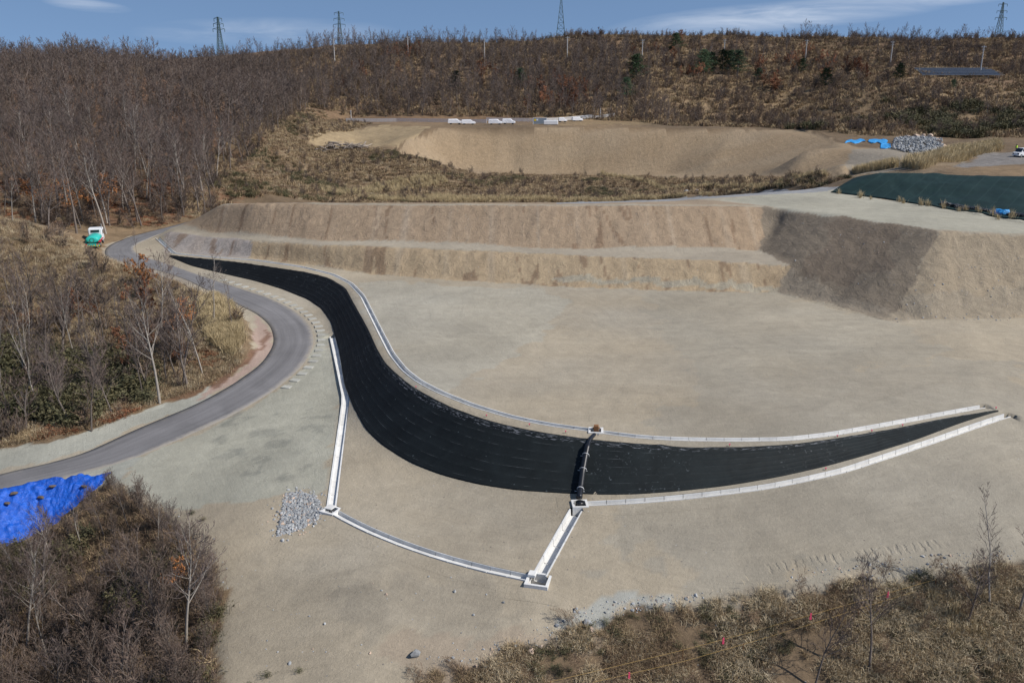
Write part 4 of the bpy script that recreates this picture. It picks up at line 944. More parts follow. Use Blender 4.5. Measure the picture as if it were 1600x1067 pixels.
# ------------------------------------------------------------------ scattering
def view(x, y, z, mu=260, mv=260):
    u, v = proj(x, y, z); return (u > -mu) & (u < 1600 + mu) & (v < 1067 + mv)
def pts_in(poly_w, n, seed, gate=None, mu=260, cull=True):
    rg = np.random.default_rng(seed); P_ = np.array([p[:2] for p in poly_w]); lo, hi = P_.min(0), P_.max(0)
    x = rg.uniform(lo[0], hi[0], n); y = rg.uniform(lo[1], hi[1], n); m = inpoly(x, y, poly_w)
    if gate is not None: m &= gate(x, y)
    x, y = x[m], y[m]; z = H(x, y)
    if cull: k = view(x, y, z + 2, mu); x, y, z = x[k], y[k], z[k]
    return np.stack([x, y, z], 1)
def stuff(name, label, pts, protos, smin, smax, seed=1, tilt=0.12, cat='vegetation', scl=None):
    n = len(pts); rg = np.random.default_rng(seed)
    me = bpy.data.meshes.new(name); me.vertices.add(n); me.vertices.foreach_set('co', np.asarray(pts, dtype=np.float32).ravel())
    rot = np.stack([rg.normal(0, tilt, n), rg.normal(0, tilt, n), rg.uniform(0, 6.283, n)], 1).astype(np.float32)
    a = me.attributes.new('rot', 'FLOAT_VECTOR', 'POINT'); a.data.foreach_set('vector', rot.ravel())
    s = rg.uniform(smin, smax, n) if scl is None else scl
    b = me.attributes.new('scl', 'FLOAT', 'POINT'); b.data.foreach_set('value', s.astype(np.float32))
    o = bpy.data.objects.new(name, me); COL.objects.link(o)
    ng = bpy.data.node_groups.new(name, 'GeometryNodeTree'); ng.interface.new_socket('Geometry', in_out='INPUT', socket_type='NodeSocketGeometry'); ng.interface.new_socket('Geometry', in_out='OUTPUT', socket_type='NodeSocketGeometry')
    gi = ng.nodes.new('NodeGroupInput'); go = ng.nodes.new('NodeGroupOutput'); ip = ng.nodes.new('GeometryNodeInstanceOnPoints'); jn = ng.nodes.new('GeometryNodeJoinGeometry')
    for p in protos:
        oi = ng.nodes.new('GeometryNodeObjectInfo'); oi.inputs['Object'].default_value = p; oi.inputs['As Instance'].default_value = True; ng.links.new(oi.outputs['Geometry'], jn.inputs[0])
    na = ng.nodes.new('GeometryNodeInputNamedAttribute'); na.data_type = 'FLOAT_VECTOR'; na.inputs['Name'].default_value = 'rot'
    nb = ng.nodes.new('GeometryNodeInputNamedAttribute'); nb.data_type = 'FLOAT'; nb.inputs['Name'].default_value = 'scl'
    ip.inputs['Pick Instance'].default_value = True
    er = ng.nodes.new('FunctionNodeEulerToRotation')
    ng.links.new(gi.outputs[0], ip.inputs['Points']); ng.links.new(jn.outputs[0], ip.inputs['Instance']); ng.links.new(na.outputs['Attribute'], er.inputs[0]); ng.links.new(er.outputs[0], ip.inputs['Rotation']); ng.links.new(nb.outputs['Attribute'], ip.inputs['Scale']); ng.links.new(ip.outputs[0], go.inputs[0])
    md = o.modifiers.new('scatter', 'NODES'); md.node_group = ng
    return tag(o, label, cat, kind='stuff')
def wildgate(x, y):
    c, w = colat(x, y); return w > 0.5
def clear(d):
    def g(x, y):
        m = wildgate(x, y)
        m &= ~inpoly(x, y, ROADP) & (distline(x, y, RIN[::3]) > d) & (distline(x, y, ROUT[::3]) > d)
        return m & ~inpoly(x, y, SHEET)
    return g
count = {'tree': 0}
def grow(name, protos, p, s, rz, label, cat, group=None, sx=None, names=('trunk', 'crown')):
    r = thing(name, label, cat, (p[0], p[1], p[2]), group=group, rot=(rnd.gauss(0, 0.05), rnd.gauss(0, 0.05), rz)); r.scale = (s, s, s * (sx or 1))
    for nm, d in zip(names, protos):
        o = bpy.data.objects.new(nm, d); COL.objects.link(o); o.parent = r
    return r

# ------------------------------------------------------------------ small built things
M_WHITE = simple('white_paint', (0.72, 0.73, 0.74), 0.45, 0.05, 2)
M_STEEL = simple('galvanised_steel', (0.42, 0.44, 0.46), 0.5, 0.1, 3, metal=0.4)
M_DKST = simple('weathered_lattice_steel', (0.10, 0.16, 0.17), 0.6, 0.1, 3)
M_POLE = simple('concrete_pole', (0.46, 0.45, 0.43), 0.8, 0.1, 2)
M_BLACK = simple('black_plastic', (0.012, 0.013, 0.016), 0.35, 0.2, 2, spec=0.5)
M_RUBBER = simple('tyre_rubber', (0.025, 0.025, 0.026), 0.8, 0.1, 3)
M_GLASS = simple('dark_glass', (0.02, 0.025, 0.03), 0.1, 0.1, 1, spec=0.6)
M_TEAL = simple('teal_tank_paint', (0.03, 0.46, 0.40), 0.4, 0.08, 1.5)
M_RED = simple('red_paint', (0.45, 0.03, 0.03), 0.5, 0.1, 2)
M_YEL = simple('yellow_paint', (0.75, 0.55, 0.04), 0.5, 0.1, 2)
M_PINK = simple('pink_tape', (0.85, 0.10, 0.20), 0.5, 0.05, 2)
M_ROPE = simple('yellow_rope', (0.42, 0.28, 0.10), 0.7, 0.1, 3)
M_STONE = simple('grey_stone', (0.30, 0.31, 0.315), 0.9, 0.25, 3, objvar=0.3)
M_STONEP = simple('salmon_stone', (0.46, 0.35, 0.27), 0.9, 0.2, 2, objvar=0.12)
M_LOG = simple('grey_log', (0.30, 0.255, 0.215), 0.9, 0.25, 3, objvar=0.25)
M_PANEL = simple('solar_glass', (0.018, 0.022, 0.030), 0.35, 0.2, 0.7, spec=0.5)
M_SLAB = simple('pale_slab', (0.375, 0.37, 0.33), 0.9, 0.12, 3, objvar=0.10)
def rock(name, seed, mat, flat=0.7):
    bm = bmesh.new(); bmesh.ops.create_icosphere(bm, subdivisions=2, radius=0.5); rg = random.Random(seed); o = Vector((rg.random() * 9,) * 3)
    for v in bm.verts:
        n = mnoise.noise(v.co * 2.1 + o); v.co *= 1 + 0.5 * n; v.co.z *= flat; v.co.x *= 1.15
    for _ in range(5):
        d = Vector((rg.gauss(0, 1), rg.gauss(0, 1), rg.gauss(0, 1))).normalized()
        for v in bm.verts:
            k = v.co.dot(d) - 0.33
            if k > 0: v.co -= d * k
    me = bpy.data.meshes.new(name); bm.to_mesh(me); bm.free(); me.materials.append(mat)
    return bpy.data.objects.new(name, me)
ROCKS = [rock('stone', i, M_STONE) for i in range(4)] + [rock('stone', 9, M_STONEP)]
BOULD = [rock('boulder', 20 + i, M_STONEP if i % 2 else M_STONE, 0.75) for i in range(4)]

# pipe down the lined slope
pp_ = [G0(*q) for q in [(929,679),(922,690),(918,703),(914,722),(910,745),(907,768),(905,782)]]
pz_ = [(x, y, h1(x, y) + 0.32) for x, y in pp_]; pz_[0] = (pz_[0][0], pz_[0][1], pz_[0][2] - 0.30); pz_[1] = (pz_[1][0], pz_[1][1], pz_[1][2] - 0.12); pz_[-1] = (pz_[-1][0], pz_[-1][1], pz_[-1][2] - 0.1)
pipe = thing('drain_pipe', 'thick black plastic pipe lying down across the black slope sheet', 'pipe', pz_[3])
o3 = Vector(pz_[3]); dn = dense(pz_, 0.12)
m = MB(); m.tube([Vector(p) - o3 for p in dn], [(0.14 if i < 12 else 0.21) + (0.012 if i % 2 else -0.006) for i in range(len(dn))], 14); m.build('pipe_wall', M_BLACK, pipe, True)
for v in (709, 732, 763):
    i = int(np.argmin([abs(float(proj(*p)[1]) - v) for p in dn])); c = Vector(dn[i]) - o3; d = (Vector(dn[i + 1]) - Vector(dn[i - 1])).normalized(); sd = d.cross(Vector((0, 0, 1))).normalized(); up = sd.cross(d)
    m = MB(); m.tube([c + sd * 0.235 * math.cos(t) + up * 0.235 * math.sin(t) for t in np.linspace(-0.3, math.pi + 0.3, 12)], 0.022, 4); m.tube([c - sd * 0.40 - up * 0.24, c - sd * 0.2 - up * 0.2], 0.02, 4); m.tube([c + sd * 0.40 - up * 0.24, c + sd * 0.2 - up * 0.2], 0.02, 4); m.build('strap', M_WHITE, pipe)
c = P(906, 788, zbx); m = MB(); m.tube([(c[0], c[1] - 0.05, c[2] - 0.5), (c[0], c[1] - 0.05, c[2] + 0.24)], 0.30, 16, False); m.tube([(c[0], c[1] - 0.05, c[2] - 0.5), (c[0], c[1] - 0.05, c[2] + 0.22)], 0.26, 16, True)
o = m.build('pipe_collar', M_BLACK, smooth=True); tag(o, 'upright black pipe end standing in the concrete outlet box', 'pipe')

# pegs with pink tape along the sheet
peg = MB(); peg.box(-0.03, 0.03, -0.03, 0.03, 0, 0.28); pm_ = peg.build('peg', M_BRNW, link=False).data; peg = MB(); peg.box(-0.09, 0.09, -0.05, 0.05, 0.18, 0.30, taper=0.2); pt_ = peg.build('tape', M_PINK, link=False).data
for i, (u, v, lb) in enumerate([(650,607,'beside the bend of the upper gutter'),(760,652,'above the middle of the black slope'),(827,666,'fifth gutter block left of the brown post'),(884,677,'nearest to the pipe on its left side'),(1140,698,'right of the pipe at the sheet edge'),(1308,684,'halfway to the right tip of the sheet'),(1362,676,'between the right tip and the middle peg'),(1410,667,'close to the far end of upper gutter'),(1290,735,'by the lower edge of the black sheet'),(1556,640,'at the far right tip of the sheet')]):
    g = G(u, v); r = grow('marker_peg', (pm_, pt_), (g.x, g.y, g.z + 0.05), 0.6, 0, 'pink taped survey peg ' + lb, 'survey peg', 'survey pegs along the black sheet', names=('stake', 'ribbon'))

# pale slabs laid along the outer edge of the road bend
def outer_at(v0, v1):
    u_, v_ = proj(RB[:, 0], RB[:, 1], RB[:, 2]); k = [i for i in range(len(RB)) if u_[i] > 295 and v0 < v_[i] < v1]; return RB[k]
ln = smoothline([tuple(p) for p in outer_at(433, 615)[::4]], 1.55, 1)
sb = MB(); sb.box(-0.48, 0.48, -0.36, 0.36, -0.12, 0.05, bev=0.02); sbm = sb.build('slab', M_SLAB, link=False).data
for i in range(1, len(ln) - 1):
    d = ln[i + 1] - ln[i - 1]; d /= np.linalg.norm(d[:2]); c = Vector((ln[i][0] - d[1] * -0.0, ln[i][1], 0)); mid = (RA[:, :2].mean(0))
    n = Vector((d[1], -d[0], 0)); k = int(np.argmin((RA[:, 0] - c.x) ** 2 + (RA[:, 1] - c.y) ** 2))
    if n.dot(Vector((c.x - RA[k, 0], c.y - RA[k, 1], 0))) < 0: n = -n
    c = c + n * 0.95; o = bpy.data.objects.new('paving_slab', sbm); COL.objects.link(o); o.location = (c.x, c.y, h1(c.x, c.y) + 0.015); o.rotation_euler = (0, 0, math.atan2(n.y, n.x) + rnd.gauss(0, 0.05))
    tag(o, 'pale flat slab in the spaced row along the outside of the road bend', 'slab', 'flat slabs spaced along the outer road edge')

# tanker truck
M_TARPB = tarp_mat('blue_tarp', (0.006, 0.070, 0.42), (0.014, 0.125, 0.62)); M_TARPL = tarp_mat('light_blue_tarp', (0.03, 0.26, 0.62), (0.05, 0.38, 0.80)); M_TARPK = tarp_mat('black_sacking', (0.012, 0.014, 0.015), (0.03, 0.03, 0.03))
M_COVER = tarp_mat('white_car_cover', (0.80, 0.80, 0.82), (0.88, 0.88, 0.88))
def wheel(parent, x, y, r=0.38, w=0.22):
    m = MB(); m.tube([(x - w / 2, y, r), (x + w / 2, y, r)], r, 16); o = m.build('wheel', M_RUBBER, parent); m = MB(); m.tube([(x - w / 2 - 0.02, y, r), (x + w / 2 + 0.02, y, r)], r * 0.5, 12); m.build('rim', M_STEEL, o); return o
tx, ty, _ = P(150, 388, 0.3); truck = thing('tanker_truck', 'small white cab tanker truck with teal oval tank parked beyond the knoll', 'truck', (tx, ty, h1(tx, ty) + 0.02), R(17))
m = MB(); m.box(-0.85, 0.85, -2.7, 2.6, 0.52, 0.70); m.build('chassis', M_RUBBER, truck)
m = MB(); m.box(-1.0, 1.0, 1.15, 2.75, 0.55, 2.45, bev=0.12); cab = m.build('cab', M_WHITE, truck)
m = MB(); m.box(-0.6, 0.6, 1.10, 1.16, 1.85, 2.2); m.build('rear_window', M_GLASS, cab)
for s_ in (-1, 1):
    m = MB(); m.box(min(s_ * 0.99, s_ * 1.02), max(s_ * 0.99, s_ * 1.02), 1.5, 2.4, 1.5, 2.1); m.build('side_window', M_GLASS, cab)
m = MB(); V = []; nseg = 20
ring = [(-2.55, 0.55), (-2.50, 0.86), (-2.35, 0.97), (0.85, 0.97), (1.0, 0.86), (1.05, 0.5)]
for y, q in ring:
    for j in range(nseg): a = 2 * math.pi * j / nseg; V.append((0.98 * q * math.cos(a), y, 1.28 + 0.52 * q * math.sin(a)))
F = [(i * nseg + j, (i + 1) * nseg + j, (i + 1) * nseg + (j + 1) % nseg, i * nseg + (j + 1) % nseg) for i in range(len(ring) - 1) for j in range(nseg)] + [tuple(range(nseg)), tuple(range((len(ring)) * nseg - 1, (len(ring) - 1) * nseg - 1, -1))]
m.add(V, F); tank = m.build('tank', M_TEAL, truck, True)
m = MB(); m.tube([(0, -2.62, 1.25), (0, -2.5, 1.25)], 0.33, 18); m.build('manhole_ring', M_GLASS, tank); m = MB(); m.tube([(0, -2.66, 1.25), (0, -2.5, 1.25)], 0.26, 18); m.build('manhole_cover', M_TEAL, tank)
m = MB(); m.box(-1.0, 1.0, -2.95, -2.6, 0.62, 0.74); m.box(-0.95, 0.95, -2.98, -2.9, 0.38, 0.60); m.build('bumper', M_TEAL, truck)
m = MB(); [m.box(-0.9 + 0.36 * i, -0.72 + 0.36 * i, -3.0, -2.975, 0.40, 0.58) for i in range(6)]; m.build('chevron_plate', M_YEL, truck)
for s_ in (-1, 1):
    m = MB(); m.box(s_ * 0.78 - 0.14, s_ * 0.78 + 0.14, -2.99, -2.94, 0.62, 0.78); m.build('tail_light', M_RED, truck)
    m = MB(); m.box(s_ * 0.9 - 0.16, s_ * 0.9 + 0.16, -2.2, -0.9, 0.80, 0.98, bev=0.05); m.build('fender', M_RED if s_ > 0 else M_TEAL, truck)
    wheel(truck, s_ * 0.80, -1.55, 0.38, 0.34); wheel(truck, s_ * 0.82, 1.9)
m = MB(); m.tube([(0.98, -0.6, 0.95), (1.05, 0.9, 1.0)], 0.09, 8); m.build('hose', M_RED, truck)
m = MB(); m.tube([(0.97, 1.3, 0.5), (0.97, 1.3, 3.1)], 0.05, 6); m.build('exhaust_post', M_STEEL, truck)

# vehicles under white covers on the terrace above the big mound
def covered(u, v, Lx, Hx, rz, label):
    g = G(u, v); Hx *= 0.88; cs = [(-1, 0.20), (-1.0, 0.80), (-0.93, 0.97), (0.25, 1.0), (0.36, 0.96), (0.62, 0.62), (0.95, 0.54), (1.0, 0.45), (1.0, 0.20)]; V = []; W = 0.95
    for yy_, k in ((-W, 0.93), (-W * 0.85, 1.0), (0, 1.03), (W * 0.85, 1.0), (W, 0.93)):
        for x, z in cs: V.append((x * Lx / 2 + rnd.gauss(0, .02), yy_, z * Hx * k + rnd.gauss(0, .02)))
    n = len(cs); F = [(i * n + j, i * n + j + 1, (i + 1) * n + j + 1, (i + 1) * n + j) for i in range(4) for j in range(n - 1)]
    lo = len(V); V += [(x * Lx / 2, -W - 0.06, 0.2 * Hx) for x, _ in cs] + [(x * Lx / 2, W + 0.06, 0.2 * Hx) for x, _ in cs]
    F += [(lo + j, lo + j + 1, j + 1, j) for j in range(n - 1)] + [(lo + n + j, 4 * n + j, 4 * n + j + 1, lo + n + j + 1) for j in range(n - 1)]
    r = thing('covered_vehicle', label, 'covered vehicle', (g.x, g.y, g.z + 0.12), rz, 'vehicles under white covers behind the mound')
    mesh_obj('cover', V, F, M_COVER, r)
    m = MB(); [m.tube([(sx * Lx * 0.3, sy * 0.8 - 0.1, 0.05), (sx * Lx * 0.3, sy * 0.8 + 0.1, 0.05)], 0.33, 10) for sx in (-1, 1) for sy in (-1, 1)]; m.build('wheels', M_RUBBER, r)
for a in [(711,194.5,4.9,1.9,0.05,'leftmost white covered vehicle on the terrace above the mound'),(732,195,4.9,1.75,0.1,'second white covered vehicle from the left, sloping nose to the right'),(774,195,4.8,1.95,0.0,'third white covered vehicle, left one of the middle pair'),(795,194.5,4.5,2.0,-0.05,'fourth white covered vehicle, right one of the middle pair'),(879,191,3.0,1.7,0.1,'small white covered vehicle half hidden behind brown brush'),(902,190,4.0,1.7,0.15,'rightmost white covered vehicle near the end of the white fence')]: covered(*a)
def fence(pts, h, label, name='white_fence', step=2.4, mat=M_WHITE):
    L_ = dense([tuple(G0(*p)) for p in pts], step); zz = [h1(*p) for p in L_]; base = Vector((L_[0][0], L_[0][1], zz[0])); r = thing(name, label, 'fence', base)
    m = MB(); [m.tube([Vector((x, y, z)) - base, Vector((x, y, z + h)) - base], 0.07, 5) for (x, y), z in zip(L_, zz)]; m.build('posts', mat, r)
    m = MB()
    for (p, q, z, z2) in zip(L_[:-1], L_[1:], zz[:-1], zz[1:]):
        for hh in (0.25, 0.5, 0.75, 1.0): m.bar(Vector((p[0], p[1], z + h * hh * 0.97)) - base, Vector((q[0], q[1], z2 + h * hh * 0.97)) - base, 0.15)
        for t in (0.2, 0.4, 0.6, 0.8): a = Vector((p[0] + (q[0] - p[0]) * t, p[1] + (q[1] - p[1]) * t, z + (z2 - z) * t)) - base; m.bar(a, a + Vector((0, 0, h)), 0.10)
    m.build('lattice', mat, r); return r
fence([(541,191),(620,191),(700,192),(760,193)], 1.3, 'long low white fence behind the left part of the earth mound')
fence([(760,190),(840,191),(905,187),(960,182)], 1.3, 'low pale fence rising to the right behind the covered vehicles')
g = G(843, 195); gb = thing('notice_gate', 'grey gate panel with yellow and white notices beside a white cabin', 'gate', g)
m = MB(); m.box(-2.2, 2.4, -0.05, 0.05, 0.2, 2.2); m.build('panel', simple('grey_blue_panel', (0.22, 0.26, 0.30), 0.6), gb)
m = MB(); m.box(-2.3, -2.15, -0.08, 0.08, 0, 2.5); m.box(2.35, 2.5, -0.08, 0.08, 0, 2.5); m.box(-2.3, 2.5, -0.08, 0.08, 2.2, 2.32); m.build('frame', M_WHITE, gb)
m = MB(); m.box(-1.9, -1.2, -0.1, -0.055, 1.2, 1.9); m.build('yellow_notice', M_YEL, gb); m = MB(); m.box(-1.1, -0.5, -0.1, -0.055, 1.3, 1.9); m.build('white_notice', M_WHITE, gb)
g = G(860, 195.5); o = thing('site_tank', 'low white box tank beside the grey notice gate', 'tank', g); m = MB(); m.box(-2.4, 2.6, -1, 1, 0.1, 1.5, bev=0.15); m.build('body', M_WHITE, o); m = MB(); m.box(-2.0, 2.2, -0.6, 0.6, 1.5, 1.62); m.build('lid', M_STEEL, o)
for u, v, t, lb in ((549,191,16,'slim white post at the left end of the white fence'),(938,183,14,'slim white post near the right end of the pale fence')):
    g = G(u, v); o = thing('white_post', lb, 'post', g); m = MB(); m.tube([(0, 0, -0.2), (0, 0, t / 4.1)], [0.12, 0.08], 6); m.build('shaft', M_WHITE, o); m = MB(); m.box(-0.2, 0.2, -0.1, 0.1, t / 4.1, t / 4.1 + 0.2); m.build('cap', M_WHITE, o)

# van and worker at the far right
g = G(1597, 247); van = thing('white_van', 'white van with dark windscreen on the paved yard at the right edge', 'van', g, R(112))
prof = [(-2.2, 0.35), (-2.25, 1.2), (-2.1, 1.95), (0.9, 1.98), (1.55, 1.15), (2.15, 1.0), (2.25, 0.4)]; V = [(s_ * 0.85 * (0.9 if z > 1.5 else 1), y, z) for s_ in (-1, 1) for y, z in prof]; n = 7
mesh_obj('body', V, [tuple(range(n - 1, -1, -1)), tuple(range(n, 2 * n))] + [(j, (j + 1) % n, n + (j + 1) % n, n + j) for j in range(n)], M_WHITE, van)
m = MB(); m.add([(-0.68, 1.03, 1.90), (0.68, 1.03, 1.90), (0.74, 1.56, 1.22), (-0.74, 1.56, 1.22)], [(0, 1, 2, 3)]); V = m.V; o = mesh_obj('windscreen', [(x, y + 0.03, z + 0.03) for x, y, z in V] + V, [(0, 1, 2, 3), (7, 6, 5, 4), (0, 4, 5, 1), (1, 5, 6, 2), (2, 6, 7, 3), (3, 7, 4, 0)], M_GLASS, van)
for s_ in (-1, 1):
    m = MB(); [m.box(min(s_ * .80, s_ * .86), max(s_ * .80, s_ * .86), y0, y0 + 0.9, 1.25, 1.75) for y0 in (-1.9, -0.8, 0.2)]; m.build('side_windows', M_GLASS, van); wheel(van, s_ * 0.75, -1.4, 0.34); wheel(van, s_ * 0.75, 1.4, 0.34)
    m = MB(); m.box(s_ * 0.6 - 0.15, s_ * 0.6 + 0.15, 2.14, 2.22, 0.7, 0.92); m.build('headlight', M_GLASS, van)
g = G(1587, 238); per = bpy.data.meshes.new('person'); sk = [(0, 0, .92), (0, 0, 1.2), (0, 0, 1.42), (0, 0, 1.55), (0, .01, 1.68), (.19, 0, 1.4), (.25, .03, 1.12), (.22, -.08, .88), (-.19, 0, 1.4), (-.25, .03, 1.12), (-.22, -.08, .88), (.1, 0, .88), (.11, -.02, .48), (.11, .02, .07), (.11, -.14, .04), (-.1, 0, .88), (-.11, .02, .48), (-.11, .04, .07), (-.11, -.12, .04)]
per.from_pydata(sk, [(0, 1), (1, 2), (2, 3), (3, 4), (2, 5), (5, 6), (6, 7), (2, 8), (8, 9), (9, 10), (0, 11), (11, 12), (12, 13), (13, 14), (0, 15), (15, 16), (16, 17), (17, 18)], [])
pr_ = bpy.data.objects.new('person', per); COL.objects.link(pr_); pr_.location = g; pr_.rotation_euler = (0, 0, 0.6); per.materials.append(simple('dark_workwear', (0.03, 0.035, 0.06), 0.9))
tag(pr_, 'worker in a yellow-green vest standing behind the white van', 'person')
md = pr_.modifiers.new('skin', 'SKIN'); rad = [.13, .13, .15, .055, .10, .06, .045, .035, .06, .045, .035, .085, .06, .045, .035, .085, .06, .045, .035]
for v_, r_ in zip(per.skin_vertices[0].data, rad): v_.radius = (r_, r_)
per.skin_vertices[0].data[0].use_root = True; sm_ = pr_.modifiers.new('sub', 'SUBSURF'); sm_.levels = sm_.render_levels = 1
m = MB(); m.box(-0.23, 0.23, -0.17, 0.17, 0.92, 1.47, taper=0.12, bev=0); m.build('safety_vest', simple('lime_vest', (0.42, 0.65, 0.06), 0.7), pr_)
m = MB(); m.tube([(0, 0, 1.63), (0, 0.01, 1.72), (0, 0.01, 1.80)], [0.135, 0.13, 0.05], 10); m.build('hair', M_RUBBER, pr_)

# tarpaulins, netting
def lay(name, A, B, na, nb, lift, amp, mat, label, cat, fr=1.4, ext=0.0, skirt=0.1):
    a = np.array([G0(*p) for p in A]); b = np.array([G0(*p) for p in B]); t = np.linspace(0, len(A) - 1, na)
    a = np.stack([np.interp(t, range(len(A)), a[:, k]) for k in (0, 1)], 1); b = np.stack([np.interp(t, range(len(B)), b[:, k]) for k in (0, 1)], 1)
    a = np.concatenate([a, 0 * a[:, :1]], 1); b = np.concatenate([b, 0 * b[:, :1]], 1)
    e = 0.35 * fbm(a[:, 0] / 1.2, a[:, 1] / 1.2, 3)
    if amp > 0.04: a[:, 1] += e; b[:, 1] += np.roll(e, 7)
    V, F, U = ribbon(a, b, nb, lambda X, Y, T, Ls: H(X, Y) + lift + amp * np.abs(fbm(X * fr, Y * fr, 3)) * 2, 0, skirt)
    o = mesh_obj(name, V, F, mat, smooth=True, uv=U); return tag(o, label, cat)
lay('blue_tarp', [(-160,800),(-80,785),(0,767),(60,755),(100,749),(140,744),(174,741)], [(-160,930),(-80,900),(0,864),(50,840),(80,822),(115,795),(160,757)], 150, 60, 0.08, 0.20, M_TARPB, 'large wrinkled bright blue tarpaulin on the bank below the road', 'tarpaulin', 1.3)
lay('blue_sheet', [(1320,224.5),(1328,223),(1335,225),(1346,222),(1353,223)], [(1323,221),(1330,219.5),(1337,221),(1344,218),(1350,220)], 16, 6, 0.12, 0.12, M_TARPL, 'left piece of light blue sheeting between mound and rubble heap', 'tarpaulin')
lay('blue_sheet', [(1356,223),(1363,226),(1371,224),(1378,227.5),(1385,226)], [(1358,220),(1364,219),(1372,220.5),(1380,219.5),(1387,222)], 16, 8, 0.15, 0.15, M_TARPL, 'middle piece of light blue sheeting between mound and rubble heap', 'tarpaulin')
lay('blue_sheet', [(1376,231),(1384,231.5),(1392,231)], [(1376,226),(1384,225.5),(1391,226)], 12, 6, 0.12, 0.12, M_TARPL, 'small blue sheeting piece touching the grey rubble heap', 'tarpaulin')
lay('green_netting', [(1298,301),(1340,306),(1380,311),(1430,319),(1480,327),(1600,347),(1750,369)], [(1374,271.3),(1390,271.4),(1410,271.7),(1445,272.3),(1480,273.3),(1600,277.8),(1750,283)], 140, 22, 0.12, 0.03, M_NET, 'dark green netting stretched over the flat topped mound on the right', 'netting')
lay('green_netting_top', [(1374,271.3),(1410,271.7),(1480,273.3),(1600,277.8),(1750,283)], [(1374,271.3),(1410,271.6),(1480,273.2),(1600,277.7),(1750,282.9)], 4, 1, 0.0, 0.0, M_NET, 'x', 'x') if False else None
def bag(u, v, s, mat, label, cat, grp, sz=(1, 0.6, 0.4), z=0.05):
    g = G(u, v); b = rock('sandbag', rnd.randrange(999), mat, 0.5); COL.objects.link(b); b.location = (g.x, g.y, g.z + z + s * 0.1); b.scale = (s * sz[0], s * sz[1], s * sz[2] * 1.5); b.rotation_euler = (0, 0, rnd.uniform(-.5, .5)); tag(b, label, cat, grp)
M_DIRT = simple('muddy_sack', (0.13, 0.10, 0.075), 0.95)
for u, v, l in ((22,777,'muddy sandbag on the blue tarp nearest the left edge'),(82,766,'muddy sandbag on the blue tarp, upper middle'),(65,783,'muddy sandbag on the blue tarp, lower of the left ones'),(133,766,'muddy sandbag on the blue tarp near its right corner'),(12,793,'muddy sandbag low on the tarp at the left edge')): bag(u, v, 0.6, M_DIRT, l, 'sandbag', 'sandbags weighing down the blue tarp', z=0.3)
for i in range(9):
    u = 1474 + i * 9; bag(u, 321 + i * 1.5 + rnd.uniform(-.5, .5), 1.3, M_TARPK, 'black sack in the row at the foot of the green netting', 'sack', 'black sacks along the foot of the green netting', (1.1, .8, .8))
for u, v, l in ((1560,334,'left bright blue bundle among the black sacks by the netting'),(1568,335,'middle bright blue bundle among the black sacks by the netting')): bag(u, v, 1.5, M_TARPL, l, 'bundle', 'blue bundles at the foot of the green netting', (1, .8, 1))
for i in range(5): bag(1580 + i * 6, 337 + i, 1.3, M_TARPK, 'black sack right of the blue bundles', 'sack', 'black sacks right of the blue bundles', (1.1, .8, .8))

# stones
RP = GP([(446,771),(470,768),(492,774),(502,786),(503,800),(497,812),(470,827),(432,838),(438,812)])
pt = pts_in(RP, 9000, 31); pt = pt[:3000]; _r = np.random.default_rng(77); _k = _r.random(len(pt)) < 0.14; pt[_k, :2] += _r.normal(0, 0.55, (int(_k.sum()), 2)); pt[:, 2] = H(pt[:, 0], pt[:, 1]) - 0.01; stuff('riprap_stones', 'triangular patch of loose grey stones at the gutter outlet', pt, ROCKS[:4] + ROCKS[:4] + ROCKS[4:], 0.10, 0.32, 3, 0.8, 'stones', scl=np.clip(0.08 + _r.gamma(2.0, 0.040, len(pt)), 0.08, 0.36))
RB_ = GP([(1392,233),(1400,222),(1430,217),(1470,220),(1474,234),(1430,237)])
pt = pts_in(RB_, 6000, 32); cx_, cy_ = np.mean([p[0] for p in RB_]), np.mean([p[1] for p in RB_])
pt = pt[:1500]; ex = np.abs(pt[:, 0] - cx_) / (pt[:, 0].max() - cx_); ey = np.abs(pt[:, 1] - cy_) / (pt[:, 1].max() - cy_); pt[:, 2] += 1.5 * np.clip(1 - np.maximum(ex, ey) ** 2, 0, 1) * np.random.default_rng(2).uniform(0.5, 1, len(pt))
stuff('rubble_heap', 'heap of broken grey rubble in the yard beyond the green mound', pt, ROCKS[:4], 0.3, 0.8, 4, 0.8, 'rubble')
for i, (u, v, s) in enumerate([(1415,221,2.0),(1432,219,2.2),(1441,219.5,1.9),(1452,221,1.8),(1463,223,1.9),(1466,230,2.4),(1471,232,2.0)]):
    g = G(u, v); o = bpy.data.objects.new('boulder', BOULD[1 if i % 3 else 3].data); COL.objects.link(o); o.location = (g.x, g.y, g.z + rnd.uniform(0.2, 1.0)); o.scale = (s,) * 3; o.rotation_euler = (rnd.random(), rnd.random(), rnd.random() * 6)
    tag(o, 'pale salmon boulder lying on the grey rubble heap', 'boulder', 'boulders on the rubble heap')
